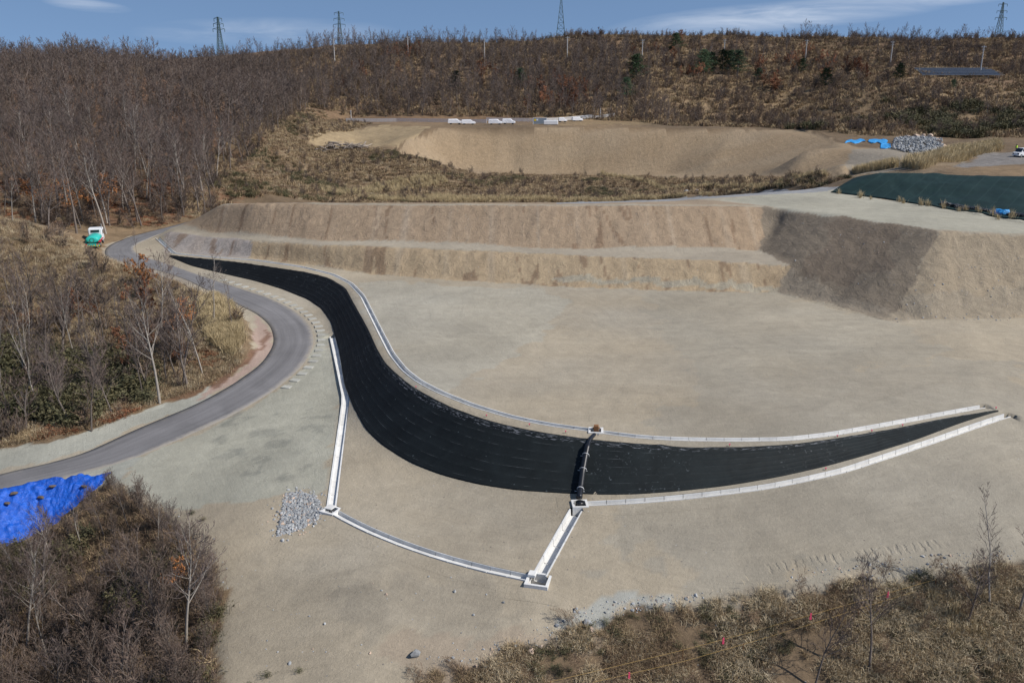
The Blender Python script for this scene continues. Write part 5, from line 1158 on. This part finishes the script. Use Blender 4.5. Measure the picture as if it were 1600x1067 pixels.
for i, (u, v, s, l) in enumerate([(1072,304,1.5,'large pale boulder by the grey track behind the upper platform'),(1090,302,1.2,'smaller pale boulder right of the large one by the grey track'),(919,976,0.75,'dark shaded boulder at the edge of the grey gravel'),(829,1021,0.6,'angular grey boulder in the stony rim above the brush'),(650,1023,0.8,'white boulder alone left of the brown brush clump'),(744,1042,0.35,'small white boulder touching the brush, left of a pair'),(757,1045,0.45,'small grey boulder touching the brush, right of a pair'),(923,986,0.5,'tan boulder just below the dark boulder by the gravel'),(806,1012,0.45,'brown boulder on the stony rim left of the angular one'),(845,1012,0.4,'tan boulder on the stony rim right of the angular one'),(870,977,0.35,'small pale boulder above the stony rim')]):
    g = G(u, v); o = bpy.data.objects.new('boulder', BOULD[i % 4].data); COL.objects.link(o); o.location = (g.x, g.y, g.z + 0.15 * s); s *= 0.75 if v > 900 else 1; o.scale = (s,) * 3; o.rotation_euler = (rnd.random(), rnd.random(), rnd.random() * 6); tag(o, l, 'boulder')
def strip(poly, n, seed): return pts_in(GP(poly), n, seed)
st_ = np.concatenate([strip([(1381,500),(1440,440),(1560,400),(1750,400),(1750,494),(1600,497),(1480,499)], 500, 41), strip([(1395,498),(1480,494),(1750,489),(1750,498),(1480,503),(1395,504)], 500, 42), strip([(640,1030),(800,995),(900,960),(940,960),(920,990),(760,1040)], 700, 43), strip([(520,900),(760,900),(860,960),(700,1040),(420,1050),(380,960)], 120, 44), strip([(880,955),(960,935),(1100,925),(1100,938),(960,962)], 500, 45), strip([(1230,890),(1460,865),(1590,860),(1590,880),(1400,900),(1230,915)], 500, 46), strip([(255,800),(345,890),(350,960),(335,1040),(380,1040),(380,900),(300,800)], 260, 47), strip([(1200,330),(1460,362),(1381,498),(1230,455)], 260, 48)])
stuff('loose_stones', 'loose pale and grey stones strewn over the worked soil', st_, ROCKS, 0.07, 0.26, 5, 0.8, 'stones', scl=np.clip(np.random.default_rng(8).gamma(2.0, 0.036, len(st_)), 0.04, 0.26))

# branch and log heap
lg = MB(); lg.tube([(-1.6, 0, 0), (-0.5, 0.08, 0.06), (0.6, -0.05, 0), (1.7, 0.05, 0.08)], [0.16, 0.14, 0.11, 0.06], 7); LG = lg.build('log', M_LOG, link=False, smooth=True).data
for i in range(60):
    t = rnd.uniform(-1, 1); g = G(537 + t * 38, 231 + rnd.uniform(-2, 2)); k = rnd.random()
    o = bpy.data.objects.new('log', LG); COL.objects.link(o); o.location = (g.x, g.y + rnd.uniform(-1, 3), g.z + 0.2 + 2.0 * k * (1 - t * t)); o.rotation_euler = (rnd.gauss(0, .2), rnd.gauss(0, .3), rnd.gauss(0, 0.9)); q = rnd.uniform(0.7, 1.4); o.scale = (q, q, q)
    tag(o, 'grey weathered log in the heap left of the big mound', 'log', 'logs heaped beside the sandy bank')

# solar rows on the cut bench
LBL = ['lowest and nearest', 'second from the bottom', 'middle', 'second from the top', 'uppermost and farthest']
for i in range(5):
    y = 357 + 3.6 * i; x0 = PY(1440 - 3 * i, 115, y)[0]; x1 = PY(1562 - i * 6, 115, y)[0]; z = float(np.mean(H(np.linspace(x0, x1, 6), np.full(6, y)))) + 0.1 + i * 0.2
    r = thing('solar_row', LBL[i] + ' row of dark solar panels on the cut bench, far right', 'solar panels', (x0, y, z), math.atan2(-3.0, x1 - x0)); Ln = x1 - x0
    m = MB(); n = int(Ln / 2.1); Mx = Matrix.Rotation(R(20), 4, 'X')
    for j in range(n): m.box(j * 2.1, j * 2.1 + 2.02, -0.9, 0.9, 1.1, 1.14, M=Mx)
    m.build('panel', M_PANEL, r)
    m = MB(); m.box(-0.1, Ln, -0.98, -0.92, 1.0, 1.16, M=Mx); m.box(-0.1, Ln, 0.92, 1.0, 1.0, 1.18, M=Mx); m.build('rail', M_STEEL, r)
    m = MB(); [m.tube([(x, yy_, -1.5), (x, yy_, 0.9)], 0.05, 4) for x in np.arange(0, Ln, 4.2) for yy_ in (-0.5, 0.3)]; m.build('legs', M_STEEL, r)

# utility poles with wires, lattice pylons
POLES = [(521,66,523,97,'in front of the forest at left'),(638,67,638,96,'second from the left on the far hillside'),(757,65,757,96,'above the covered vehicles on the far hillside'),(886,66,886,99,'below the middle pylon on the far hillside'),(1003,65,1003,93,'just left of the pine group'),(1131,65,1131,88,'behind the pine group'),(1260,67,1258,96,'right of the pine group on the far hillside'),(1394,71,1391,101,'left of the solar rows'),(1537,80,1531,117,'leaning above the solar rows')]
tops = []; POLEXY = []
for u0, v0, u1, v1, lb in POLES:
    g = G(u1, v1); POLEXY += [(g.x, g.y), (g.x, g.y - 7)]; sc_ = math.sqrt(g.x ** 2 + g.y ** 2) / FPX; h = (v1 - v0) * sc_ * 1.04; r = thing('utility_pole', 'grey concrete utility pole ' + lb, 'utility pole', g, group='utility poles crossing the far hillside')
    m = MB(); m.tube([(0, 0, -1), (0, 0, h)], [0.30, 0.18], 8); m.build('pole', M_POLE, r)
    m = MB(); m.box(-0.9, 0.9, -0.07, 0.07, h - 0.6, h - 0.46); m.box(-0.7, 0.7, -0.07, 0.07, h - 1.7, h - 1.56); m.build('crossarm', M_STEEL, r)
    m = MB(); [m.tube([(x, 0, h - 0.46), (x, 0, h - 0.2)], 0.08, 6) for x in (-0.8, 0.8)]; m.build('insulator', M_WHITE, r)
    tops.append(g + Vector((0, 0, h - 0.2)))
w = thing('power_line', 'sagging dark wires strung between the utility poles on the hillside', 'power line', tops[0])
for off in (-0.8, 0.8):
    m = MB()
    for a, b in zip(tops[:-1], tops[1:]): m.tube([a.lerp(b, t / 8) + Vector((off, 0, -6 * (t / 8) * (1 - t / 8) * 0.5)) - tops[0] for t in range(9)], 0.035, 3, False)
    m.build('wire', M_RUBBER, w)
def pylon(u, vt, vb, y, label, arms=3, wide=0.11):
    top = Vector(PY(u, vt, y)); bot = Vector((top.x, top.y, float(H(np.array([top.x]), np.array([top.y]))[0]) - 0.5)); h = top.z - bot.z; bw = h * wide
    r = thing('pylon', label, 'pylon', bot); m = MB(); N_ = 11; c = [(1, 1), (-1, 1), (-1, -1), (1, -1)]
    def wdt(t): return bw * (1 - t) ** 1.15 * 0.9 + 0.55 * (1 - t * 0.5)
    for i in range(N_):
        t0, t1 = 1 - (1 - i / N_) ** 1.25, 1 - (1 - (i + 1) / N_) ** 1.25; w0, w1 = wdt(t0), wdt(t1)
        for j in range(4):
            a, b = c[j], c[(j + 1) % 4]
            A0, A1 = Vector((a[0] * w0, a[1] * w0, t0 * h)), Vector((a[0] * w1, a[1] * w1, t1 * h)); B0, B1 = Vector((b[0] * w0, b[1] * w0, t0 * h)), Vector((b[0] * w1, b[1] * w1, t1 * h))
            m.bar(A0, A1, 0.22); m.bar(A0, B1, 0.12); m.bar(B0, A1, 0.12); m.bar(A1, B1, 0.12)
    m.build('lattice', M_DKST, r)
    for k in range(arms):
        z = h * (0.97 - 0.11 * k); L_ = (2.0 if y < 500 else 3.0) + 0.5 * k; m = MB()
        for s_ in (-1, 1):
            for yy_ in (-0.5, 0.5): m.bar(Vector((0, yy_, z + 0.6)), Vector((s_ * L_, 0, z)), 0.16); m.bar(Vector((0, yy_, z - 0.5)), Vector((s_ * L_, 0, z)), 0.16)
            m.tube([(s_ * L_, 0, z), (s_ * L_, 0, z - 1.6)], 0.16, 5)
        m.build('crossarm', M_DKST, r)
    return r, [bot + Vector((0, 0, h * 0.86))]
py = [pylon(340, 27, 85, 470, 'lattice pylon rising above the trees of the left hill', wide=0.07), pylon(529, 18, 75, 620, 'slim lattice pylon behind the left end of the far ridge', wide=0.07), pylon(877, -6, 57, 600, 'tallest lattice pylon above the middle of the far ridge', 0, 0.11), pylon(1568, 4, 58, 640, 'lattice pylon with three arms behind the ridge trees at right', wide=0.09)]

# boundary ropes with pink ribbons at the lower right
def rope(pts, label, ribbons):
    w = []
    for u, v in pts: g = G(u, v + 16); w.append(Vector((g.x, g.y, g.z + 0.75)))
    r = thing('boundary_rope', label, 'rope', w[0]); d = [Vector(p) for p in dense([tuple(a) for a in w], 1.0)]
    m = MB(); m.tube([p - w[0] for p in d], 0.009, 4); m.build('cord', M_ROPE, r)
    for i in range(0, len(w), 2):
        m = MB(); m.tube([w[i] - w[0] + Vector((0, 0, 0.06)), w[i] - w[0] + Vector((0, 0, -0.95))], 0.02, 5); m.build('stake', M_BRNW, r)
    for u, v in ribbons:
        uu, vv = proj([p.x for p in d], [p.y for p in d], [p.z for p in d]); i = int(np.argmin((uu - u) ** 2 + (vv - v) ** 2)); p = d[i] - w[0]
        m = MB(); m.box(p.x - 0.06, p.x + 0.06, p.y - 0.02, p.y + 0.02, p.z - 0.30, p.z + 0.10, taper=0.3); m.build('ribbon', M_PINK, r)
rope([(860,1067),(960,1043),(1066,1017),(1160,992),(1265,962),(1360,935),(1460,906)], 'upper yellow boundary rope with pink ribbons over the brown brush', [(1132,1005),(1265,962),(1398,926)])
rope([(925,1068),(1066,1035),(1160,1008),(1260,978),(1340,952),(1425,926)], 'lower yellow boundary rope running parallel below the upper one', [(970,1056)])

# ------------------------------------------------------------------ planting
def avoid(pts, centers, rad):
    k = np.ones(len(pts), bool)
    for c in centers: k &= (pts[:, 0] - c[0]) ** 2 + (pts[:, 1] - c[1]) ** 2 > rad * rad
    return pts[k]
def thin(pts, dmin):
    cell = {}; out_ = []
    for i, p in enumerate(pts):
        k = (int(p[0] // dmin), int(p[1] // dmin))
        if any((k[0] + a, k[1] + b) in cell for a in (-1, 0, 1) for b in (-1, 0, 1) if abs(a) + abs(b) < 2): continue
        cell[k] = 1; out_.append(p)
    return np.array(out_)
KN = GP([(-200,330),(0,342),(110,374),(200,420),(300,453),(368,492),(384,530),(366,578),(310,608),(245,628),(140,670),(0,698),(-200,760),(-260,500)])
KB = GP([(-200,420),(0,440),(120,470),(260,500),(340,560),(300,610),(245,628),(140,670),(0,698),(-200,760)])
LH = [(-53,152),(-60,175),(-63,200),(-66,235),(-72,285),(-78,340),(-110,430),(-430,430),(-430,150),(-140,138),(-84,143)]
FH = [(-130,345),(20,343),(48,332),(54,303),(84,292),(97,262),(130,257),(175,262),(220,262),(420,230),(600,480),(560,560),(0,565),(-150,470)]
VAL = [(-54,152)] + GP([(360,313),(500,314),(700,315),(870,314),(1000,311),(1100,305),(1200,298),(1285,291)]) + GP([(1380,268),(1290,276),(1180,273),(900,270),(700,263),(618,237),(480,222)]) + [(-50,318),(-60,338),(-85,340),(-82,290),(-76,240),(-70,200),(-66,170)]
TH = GP([(-200,960),(0,868),(62,840),(130,800),(165,760),(250,802),(288,850),(338,900),(345,960),(335,1040),(330,1130),(-200,1130)]) + [(-12,30), (-60,28)]
TH2 = GP([(165,757),(215,778),(262,802),(285,845),(338,895),(348,960),(338,1060),(300,1060),(290,950),(220,860),(140,810)])
BR = GP([(640,1078),(680,1052),(760,1020),(880,988),(950,964),(1100,940),(1250,920),(1400,902),(1600,878),(1800,860)]) + [(45,34),(-4,34)]
FORE = 'bare_tree'
def tree_at(u, v, proto, h, label, rz=0.0, name='bare_tree', cat='tree', group=None, base=10.0):
    g = G(u, v); return grow(name, proto, g, h / base, rz, label, cat, group)
# trees one can tell apart on the knoll and by the road
tree_at(250, 630, TREES[1], 10.5, 'tall pale barked bare tree alone at the foot of the knoll by the road', 1.0)
tree_at(143, 674, TREES[4], 6.5, 'small pale forked bare tree at the foot of the knoll beside the gravel', 2.0)
tree_at(276, 556, TREES[0], 6.5, 'dark bare tree behind the tall pale one on the knoll', 0.3)
tree_at(62, 640, SLIM[0], 8.5, 'slim pale leaning trunk at the lower left of the knoll', 4.0)
tree_at(40, 600, SLIM[2], 9.5, 'slim pale trunk nearest the left edge on the knoll', 3.0)
tree_at(22, 655, SLIM[1], 7.0, 'thin dark leaning trunk at the far left foot of the knoll', 5.0)
tree_at(100, 560, TREES[2], 9.0, 'bare tree in the middle of the left half of the knoll', 2.5)
tree_at(213, 403, SLIM[1], 4.6, 'thin sapling standing right at the inside of the hairpin', 1.0)
tree_at(256, 434, SLIM[0], 5.4, 'thin leaning sapling right of the hairpin on the knoll edge', 2.2)
tree_at(270, 440, SLIM[2], 3.2, 'short sapling at the knoll edge beside the road, rightmost of three', 0.7)
tree_at(120, 366, TREES[3], 13.0, 'tall trunk rising directly behind the tanker truck, left one', 0.7)
tree_at(166, 366, TREES[1], 13.5, 'pale leaning trunk rising directly behind the tanker truck cab', 1.7)
tree_at(1357, 1052, TREES[3], 6.2, 'forked pale sapling in the lower right brush', 0.4, 'sapling')
tree_at(1512, 978, TREES[0], 5.2, 'thin sapling at the top edge of the lower right brush', 2.4, 'sapling')
tree_at(1546, 950, SLIM[0], 7.0, 'largest bare sapling reaching over the platform at lower right', 3.0, 'sapling')
tree_at(1272, 1075, TREES[4], 5.0, 'dark straight sapling cut by the bottom edge, right of middle', 1.4, 'sapling')
tree_at(1590, 960, TREES[1], 6.0, 'pale sapling at the right edge of the brush', 4.4, 'sapling')
n_ind = 12
kn = thin(pts_in(KN, 4000, 51, clear(1.6)), 2.6)
kn = kn[(proj(kn[:, 0], kn[:, 1], kn[:, 2])[0] > -180)]
kbm = inpoly(kn[:, 0], kn[:, 1], KB); ku, kv = proj(kn[:, 0], kn[:, 1], kn[:, 2]); okk = ~((ku > 95) & (ku < 300) & (kv > 360) & (kv < 520)); kn, kbm = kn[okk], kbm[okk]; kn_t = np.concatenate([kn[kbm][:52], kn[~kbm][:9]])
for p in kn_t:
    grow('bare_tree', rnd.choice(TREES + SLIM), p, rnd.uniform(0.6, 1.0), rnd.uniform(0, 6.28), 'grey bare tree among the crowded bare trees on the knoll', 'tree', 'bare trees on the knoll'); n_ind += 1
lh = pts_in(LH, 22000, 52, clear(3)); lh = thin(lh, 2.5); dd = np.hypot(lh[:, 0], lh[:, 1]); lh = lh[np.argsort(dd)]
u_, v_ = proj(lh[:, 0], lh[:, 1], lh[:, 2] + 6); inv = (u_ > -20); near = lh[inv][:135]; nearset = {tuple(p) for p in near}
for p in near:
    grow('bare_tree', rnd.choice(TREES), p, rnd.uniform(0.85, 1.35), rnd.uniform(0, 6.28), 'grey bare forest tree at the near foot of the left hill', 'tree', 'bare trees at the foot of the left hill'); n_ind += 1
rest = np.array([p for p in lh if tuple(p) not in nearset])
def merged_at(protos, p, s, name, label, cat, group):
    o = bpy.data.objects.new(name, rnd.choice(protos).data); COL.objects.link(o); o.location = p; o.scale = (s * rnd.uniform(.8, 1.1), s * rnd.uniform(.8, 1.1), s); o.rotation_euler = (0, 0, rnd.uniform(0, 6.28)); return tag(o, label, cat, group)
stuff('forest', 'dense leafless grey-brown wood covering the left hill', rest, FAR_O, 0.9, 1.5, 6, 0.06, 'forest')
# skyline rows on the far ridge: single trees against the sky
sky_n = 0
for (a, b, n, lb, vb) in ((478,836,66,'thin bare tree in the long row along the left half of the far ridge',68),(1320,1640,38,'thin bare tree in the row on the ridge right of the bushes',62),(1225,1300,10,'bare tree in the small clump on the middle of the far ridge',60)):
    for i in range(n):
        u = a + (b - a) * (i + rnd.uniform(0, 0.8)) / n; y = 522 + rnd.uniform(-12, 8); x = PY(u, 60, y)[0]; z = h1(x, y)
        s = rnd.uniform(0.65, 1.25); merged_at(FAR_O, (x, y, z - 0.3), s, 'ridge_tree', lb, 'tree', lb.replace('thin ', '').replace('bare tree', 'bare trees')); n_ind += 1
PC = []
# conifers and rust-leaved oaks on the far hillside
for i, (u, v, h, l) in enumerate([(1112,110,20,'small pine squeezed between the left and middle pines of the dark group'),(1141,108,20,'small pine squeezed between the middle and right pines of the dark group'),(1100,117,26,'leftmost and broadest pine of the dark group of three'),(1129,113,23,'middle pine of the dark group of three'),(1152,117,25,'rightmost pine of the dark group of three'),(978,158,22,'pine standing alone just above the pale track'),(1253,112,15,'small pine below the pole right of the pine group'),(1290,135,20,'pine between the pine group and the solar rows'),(1406,120,16,'pine beside the bare sandy scar left of the solar rows'),(995,128,28,'tall narrow pine left of the dark group'),(711,137,20,'dark pine in the middle of the rust coloured wood'),(813,130,20,'dark pine above the rightmost covered vehicles'),(1184,127,14,'small low pine just right of the dark group'),(1057,75,18,'pine on the crest left of the pine group'),(1500,60,9,'small pine on the crest above the solar rows')]):
    g = G(u, v); PC.append((g.x, g.y)); PC.append((g.x, g.y - 5)); sc_ = math.hypot(g.x, g.y) / FPX; grow('pine_tree', PINES[i % 3], g, 1.8 * h * sc_ / 6.0, rnd.random() * 6, l, 'pine', 'dark pines on the far hillside', sx=0.75)
# far slope wood
def fhd(x, y):
    return clear(2)(x, y) & (fbm(x / 40, y / 22, 3) + np.clip((y - 380) / 300, -0.2, 0.35) + np.where(x > 60, -0.38, 0.35) > 0.0)
fh = thin(pts_in(FH, 30000, 53, fhd, 60), 2.9)
sa = G(1436, 118); solar_box = lambda p: (p[:, 0] > PY(1415, 115, 365)[0]) & (p[:, 0] < PY(1575, 115, 365)[0]) & (p[:, 1] > 325) & (p[:, 1] < 392)
fh = fh[~solar_box(fh)]; fh = avoid(fh, PC, 5.5); fh = avoid(fh, POLEXY, 5.0)
rgk = np.random.default_rng(12).random(len(fh)); fh = fh[(fh[:, 1] < 486) & ((fh[:, 1] < 470) | (fh[:, 0] < 30) | (rgk < 0.25))]
fr = fh[np.argsort(np.hypot(fh[:, 0], fh[:, 1]))][:40]; fset = {tuple(p) for p in fr}
for p in fr:
    merged_at(FAR_O, p, rnd.uniform(0.7, 1.1), 'far_tree', 'bare tree at the lower edge of the far wooded slope', 'tree', 'bare trees along the foot of the far slope')
fh = np.array([p for p in fh if tuple(p) not in fset]); stuff('woodland', 'leafless brown woodland spread over the far hillside', fh, FAR_O, 0.7, 1.35, 7, 0.06, 'forest')
fb = thin(pts_in(FH, 60000, 54, clear(1.5), 60), 1.9); fb = fb[~solar_box(fb)]
fb = fb[np.random.default_rng(4).random(len(fb)) < np.clip(np.where(fb[:, 0] > 55, 0.36, 0.6) + 0.9 * fbm(fb[:, 0] / 18, fb[:, 1] / 10, 3), 0.08, 1)]
stuff('far_brush', 'low brown scrub covering the open parts of the far hillside', fb, FSH_O, 0.6, 1.6, 8, 0.1, 'scrub')
ft = pts_in(FH, 60000, 55, clear(1), 60); stuff('far_grass', 'dry straw grass between the scrub on the far hillside', ft, FTUFT, 0.8, 2.0, 9, 0.1, 'grass')
fg = pts_in(FH, 60000, 56, lambda x, y: clear(1)(x, y) & (x > 85) & (y < 320) & (fbm(x / 15, y / 12, 3) > 0.05), 60)
stuff('far_undergrowth', 'dark green undergrowth at the foot of the right hillside', fg, FBAMB, 1.0, 2.4, 10, 0.1, 'undergrowth')
lb_ = pts_in(LH, 26000, 57, clear(1.5)); lb_ = thin(lb_, 2.0); stuff('forest_brush', 'brown scrub growing under the trees of the left hill', lb_, FSH_O, 0.5, 1.4, 11, 0.1, 'scrub')
rc = [(870,150,55,25,34),(640,98,60,14,9),(560,125,20,12,5),(760,115,40,15,8),(1030,90,50,15,7),(1080,122,25,8,6),(1230,100,40,15,8),(1290,110,50,18,8),(1350,115,30,12,4),(935,62,40,4,3),(1060,60,60,3,5),(1200,135,30,10,5)]
for (u0, v0, du, dv, n) in rc:
    for i in range(n):
        g = G(u0 + rnd.gauss(0, du * 0.55), v0 + rnd.gauss(0, dv * 0.55))
        if g.y < 335: continue
        grow('oak_shrub', rnd.choice(RST_D), g, rnd.uniform(0.9, 1.6), rnd.uniform(0, 6), 'rust-leaved oak shrub among the bare trees of the far slope', 'shrub', 'rust-leaved oaks on the far hillside')
M2 = RST_D[0][1].copy(); M2.materials[1] = M_ORNG
for i, (u, v, s, l) in enumerate([(222,448,0.95,'orange leaved oak sapling on the crest of the knoll'),(278,525,0.9,'orange leaved oak behind the tall pale tree on the knoll'),(160,330,1.5,'orange leaved oak in the forest above the truck'),(118,330,1.3,'orange leaved oak in the forest left of the truck'),(60,325,1.2,'orange leaved oak at the left end of the forest foot'),(245,318,1.2,'rust oak above the road where it leaves the hairpin'),(268,925,0.55,'single orange leafed sapling inside the near thicket'),(110,505,0.8,'rust oak in the dense middle of the knoll trees')]):
    g = G(u, v); grow('oak_sapling', (RST_D[0][0], M2) if 'orange' in l else RST_D[1 + i % 2], g, s, rnd.uniform(0, 6), l, 'oak')
# middle ground between the platform and the mound
vb = thin(pts_in(VAL, 9000, 60, clear(1)), 1.8); q = np.clip(0.45 + 1.1 * fbm(vb[:, 0] / 14, vb[:, 1] / 14, 3), 0.05, 0.9); q = np.where(vb[:, 0] < -20, q + 0.1, q) * 0.75; rg_ = np.random.default_rng(5).random(len(vb))
stuff('valley_brush', 'low tangled brown brush in the hollow before the big mound', vb[rg_ < q], FSH_O, 0.25, 0.75, 12, 0.2, 'scrub')
stuff('valley_grass', 'dry straw grass in the hollow before the big mound', pts_in(VAL, 52000, 61, clear(0.8)), FTUFT + TUFTP, 0.45, 1.1, 13, 0.1, 'grass')
vg = pts_in(VAL, 20000, 62, lambda x, y: clear(1)(x, y) & (fbm(x / 12 + 3, y / 12, 3) > 0.22)); stuff('valley_creepers', 'green patches of creeping plants in the hollow', vg, FBAMB, 0.4, 0.8, 14, 0.1, 'ground cover')
for i, p in enumerate(thin(pts_in(VAL, 400, 63, clear(2)), 8)[:14]):
    grow('bare_shrub', rnd.choice(SHR), p, rnd.uniform(0.5, 0.8), rnd.uniform(0, 6), 'leafless shrub in the grassy hollow before the big mound', 'shrub', 'leafless shrubs in the grassy hollow', names=('stems', 'twigs'))
# reeds: back rim, haul road side, foot of the mound, knoll nose
rd = [([(1410,262),(1440,252),(1500,234),(1560,228),(1565,236),(1500,252),(1440,266)], 1500, 0.9, 1.7), ([(880,316),(1000,312),(1100,306),(1180,300),(1180,297),(1000,308),(880,312)], 500, 0.5, 0.9), ([(560,314),(870,313),(870,309),(700,308),(560,310)], 900, 0.5, 1.1), ([(940,274),(1290,277),(1290,272),(940,270)], 900, 0.6, 1.2), ([(310,480),(345,470),(375,500),(380,535),(362,560),(330,540)], 1300, 0.5, 1.0), ([(1300,303),(1480,330),(1600,350),(1600,345),(1480,324),(1300,299)], 18, 0.5, 1.0), ([(1340,272),(1400,262),(1400,256),(1330,266)], 300, 0.7, 1.2), ([(500,300),(700,285),(690,275),(600,285),(500,292)], 500, 0.6, 1.1), ([(1440,900),(1500,960),(1540,1000),(1500,1010),(1450,980)], 25, 0.4, 0.8)]
allp, alls = [], []
for i, (pl_, n, a, b) in enumerate(rd):
    p = pts_in(GP(pl_), n * 6, 70 + i)[:n]; allp.append(p); alls.append(np.random.default_rng(i).uniform(a, b, len(p)))
stuff('reed_grass', 'pale yellow reed grass clumps along edges and tracks', np.concatenate(allp), REED, 0.6, 1.2, 15, 0.12, 'grass', scl=np.concatenate(alls))
# knoll cover
stuff('knoll_grass', 'dry straw grass covering the knoll', pts_in(KN, 60000, 80, clear(0.7)), TUFT + TUFTP[:1] + TUFTB[:1], 0.5, 1.25, 16, 0.2, 'grass')
kb = thin(pts_in(KN, 5000, 81, clear(1.5)), 1.3); stuff('knoll_brush', 'tangled leafless brush between the trees on the knoll', kb[np.random.default_rng(6).random(len(kb)) < np.where(inpoly(kb[:, 0], kb[:, 1], KB), 0.75, 0.25)], FSH_O, 0.35, 1.1, 17, 0.25, 'scrub')
KG = GP([(-150,560),(0,540),(90,560),(180,560),(235,590),(225,630),(150,662),(0,690),(-150,720)])
stuff('bamboo_thicket', 'green dwarf bamboo thicket at the foot of the knoll', pts_in(KG, 5500, 82, lambda x, y: clear(1.5)(x, y) & (fbm(x / 4, y / 4, 3) > -0.1)), BAMB, 0.7, 1.9, 18, 0.15, 'bamboo')
stuff('leaf_litter', 'rust coloured fallen leaves under the forest edge and on the knoll', np.concatenate([pts_in(LH, 40000, 84, lambda x, y: clear(1)(x, y) & (y < 182) & (fbm(x / 9, y / 9, 3) > -0.15)), pts_in(KB, 9000, 85, lambda x, y: clear(1)(x, y) & (fbm(x / 5, y / 5, 3) > 0.12))]), LITR, 0.5, 1.1, 26, 0.15, 'leaf litter')
kw = thin(pts_in(KB, 2500, 86, clear(2.2)), 2.2)[:70]; stuff('knoll_wood', 'dark tangle of young leafless trees filling the knoll', kw, FAR_O, 0.45, 0.85, 27, 0.12, 'young wood')
stuff('litter_grass', 'thin dry grass and rust litter under the forest edge', pts_in(LH, 60000, 83, lambda x, y: clear(1)(x, y) & (y < 230)), TUFT + TUFTB, 0.6, 1.3, 19, 0.2, 'grass')
# near thicket, lower left
th = pts_in(TH, 5000, 90, clear(1)); th = thin(th, 1.15); th = th[proj(th[:, 0], th[:, 1], th[:, 2] + 2)[1] < 1150]
tp = GP([(-160,800),(0,767),(100,749),(174,741),(160,757),(115,795),(62,836),(0,864),(-160,930)]); th = th[~inpoly(th[:, 0], th[:, 1], tp)]
for i, p in enumerate(th[:230]):
    edge = inpoly(np.array([p[0]]), np.array([p[1]]), TH2)[0]
    uu, vv = proj(p[0], p[1], p[2]); near_tarp = (vv < 960 and uu < 215)
    if i % 6 == 5 and not edge and not near_tarp: grow('bare_tree', rnd.choice(SLIM + TREES[:3]), p, rnd.uniform(0.5, 0.85), rnd.uniform(0, 6.28), 'slim bare tree standing up out of the near thicket', 'tree', 'slim bare trees in the near thicket')
    else: grow('bare_shrub', rnd.choice(SHR), p, rnd.uniform(0.8, 1.45) * (0.62 if edge else 1) * (0.5 if near_tarp and vv < 915 else 0.75 if near_tarp else 1), rnd.uniform(0, 6.28), 'many stemmed leafless shrub in the near thicket below the tarp', 'shrub', 'leafless shrubs of the near thicket', names=('stems', 'twigs'))
stuff('thicket_litter', 'brown grass and fallen twigs under the near thicket', pts_in(TH, 18000, 91, clear(0.5)), TUFTB + TUFT[:1], 0.5, 1.1, 20, 0.25, 'grass')
stuff('dwarf_bamboo', 'green dwarf bamboo patches low in the near thicket', pts_in(TH, 9000, 92, lambda x, y: clear(1)(x, y) & (fbm(x / 5, y / 5, 3) > (-0.05 if True else 0))), BAMB, 0.5, 1.2, 21, 0.2, 'bamboo')
# brush bank, lower right
bg_ = pts_in(BR, 46000, 95, lambda x, y: clear(0.2)(x, y) & inpoly(x + 1.6 * fbm(x / 1.6, y / 1.6, 3), y + 2.2 * fbm(x / 1.8 + 5, y / 1.8, 3) + 0.3, BR) & (fbm(x / 1.5, y / 1.5, 3) > -0.12)); bn = fbm(bg_[:, 0] / 3.2, bg_[:, 1] / 3.2, 3) + np.random.default_rng(3).normal(0, 0.15, len(bg_))
stuff('bleached_grass', 'bleached straw grass lying in patches on the lower right bank', bg_[bn > 0.0], TUFTP + TUFTP + TUFT, 0.35, 0.95, 22, 0.3, 'grass')
stuff('bank_grass', 'matted brown grass on the lower right bank', bg_[bn <= 0.0], TUFT + TUFTB, 0.3, 0.8, 25, 0.3, 'grass')
SHR_O = []
for _, a in SHR[:3]:
    q = a.copy(); q.materials[0] = M_BRUSH; SHR_O.append(bpy.data.objects.new('brush', q))
bb = thin(pts_in(BR, 3000, 96, clear(0.8)), 1.0); bb = bb[fbm(bb[:, 0] / 4, bb[:, 1] / 4, 3) > -0.1]; stuff('bank_brush', 'low rusty brush tangled through the grass of the right bank', bb, SHR_O, 0.16, 0.62, 23, 0.6, 'scrub')
stuff('bank_weeds', 'green weeds among the dry grass of the right bank', pts_in(BR, 2600, 97, lambda x, y: clear(0.5)(x, y) & (fbm(x / 3, y / 3, 3) > 0.15)), BAMB, 0.2, 0.5, 24, 0.2, 'weeds')
for i, (u, v) in enumerate([(30,905),(85,888),(128,860),(165,845),(205,830),(60,930),(250,860),(290,905)]):
    tree_at(u, v, TREES[i % 4] if i % 2 else SLIM[i % 3], 3.6 + (i * 37 % 10) * 0.16, 'thin twiggy bare tree standing in front of the blue tarp and pale gravel', rnd.random() * 6, group='thin bare trees before the tarp')
for i in range(14):
    g = G(rnd.uniform(120, 290), rnd.uniform(470, 600)); grow('oak_shrub', rnd.choice(RST_D), g, rnd.uniform(0.35, 0.7), rnd.uniform(0, 6), 'low rust-leaved oak bush in the litter of the knoll', 'shrub', 'low rust-leaved bushes on the knoll')
for u, v, s in ((468,1048,0.5),(418,1056,0.6),(390,1070,0.4),(300,802,0.6),(318,812,0.5)):
    g = G(u, v); o = bpy.data.objects.new('weed_clump', BAMB[0].data); COL.objects.link(o); o.location = g; o.scale = (s * 0.7, s * 0.7, s * 0.5); tag(o, 'small green weed clump on the bare soil at lower left', 'weed', 'green weed clumps on bare soil')
print('individual bare trees', n_ind)
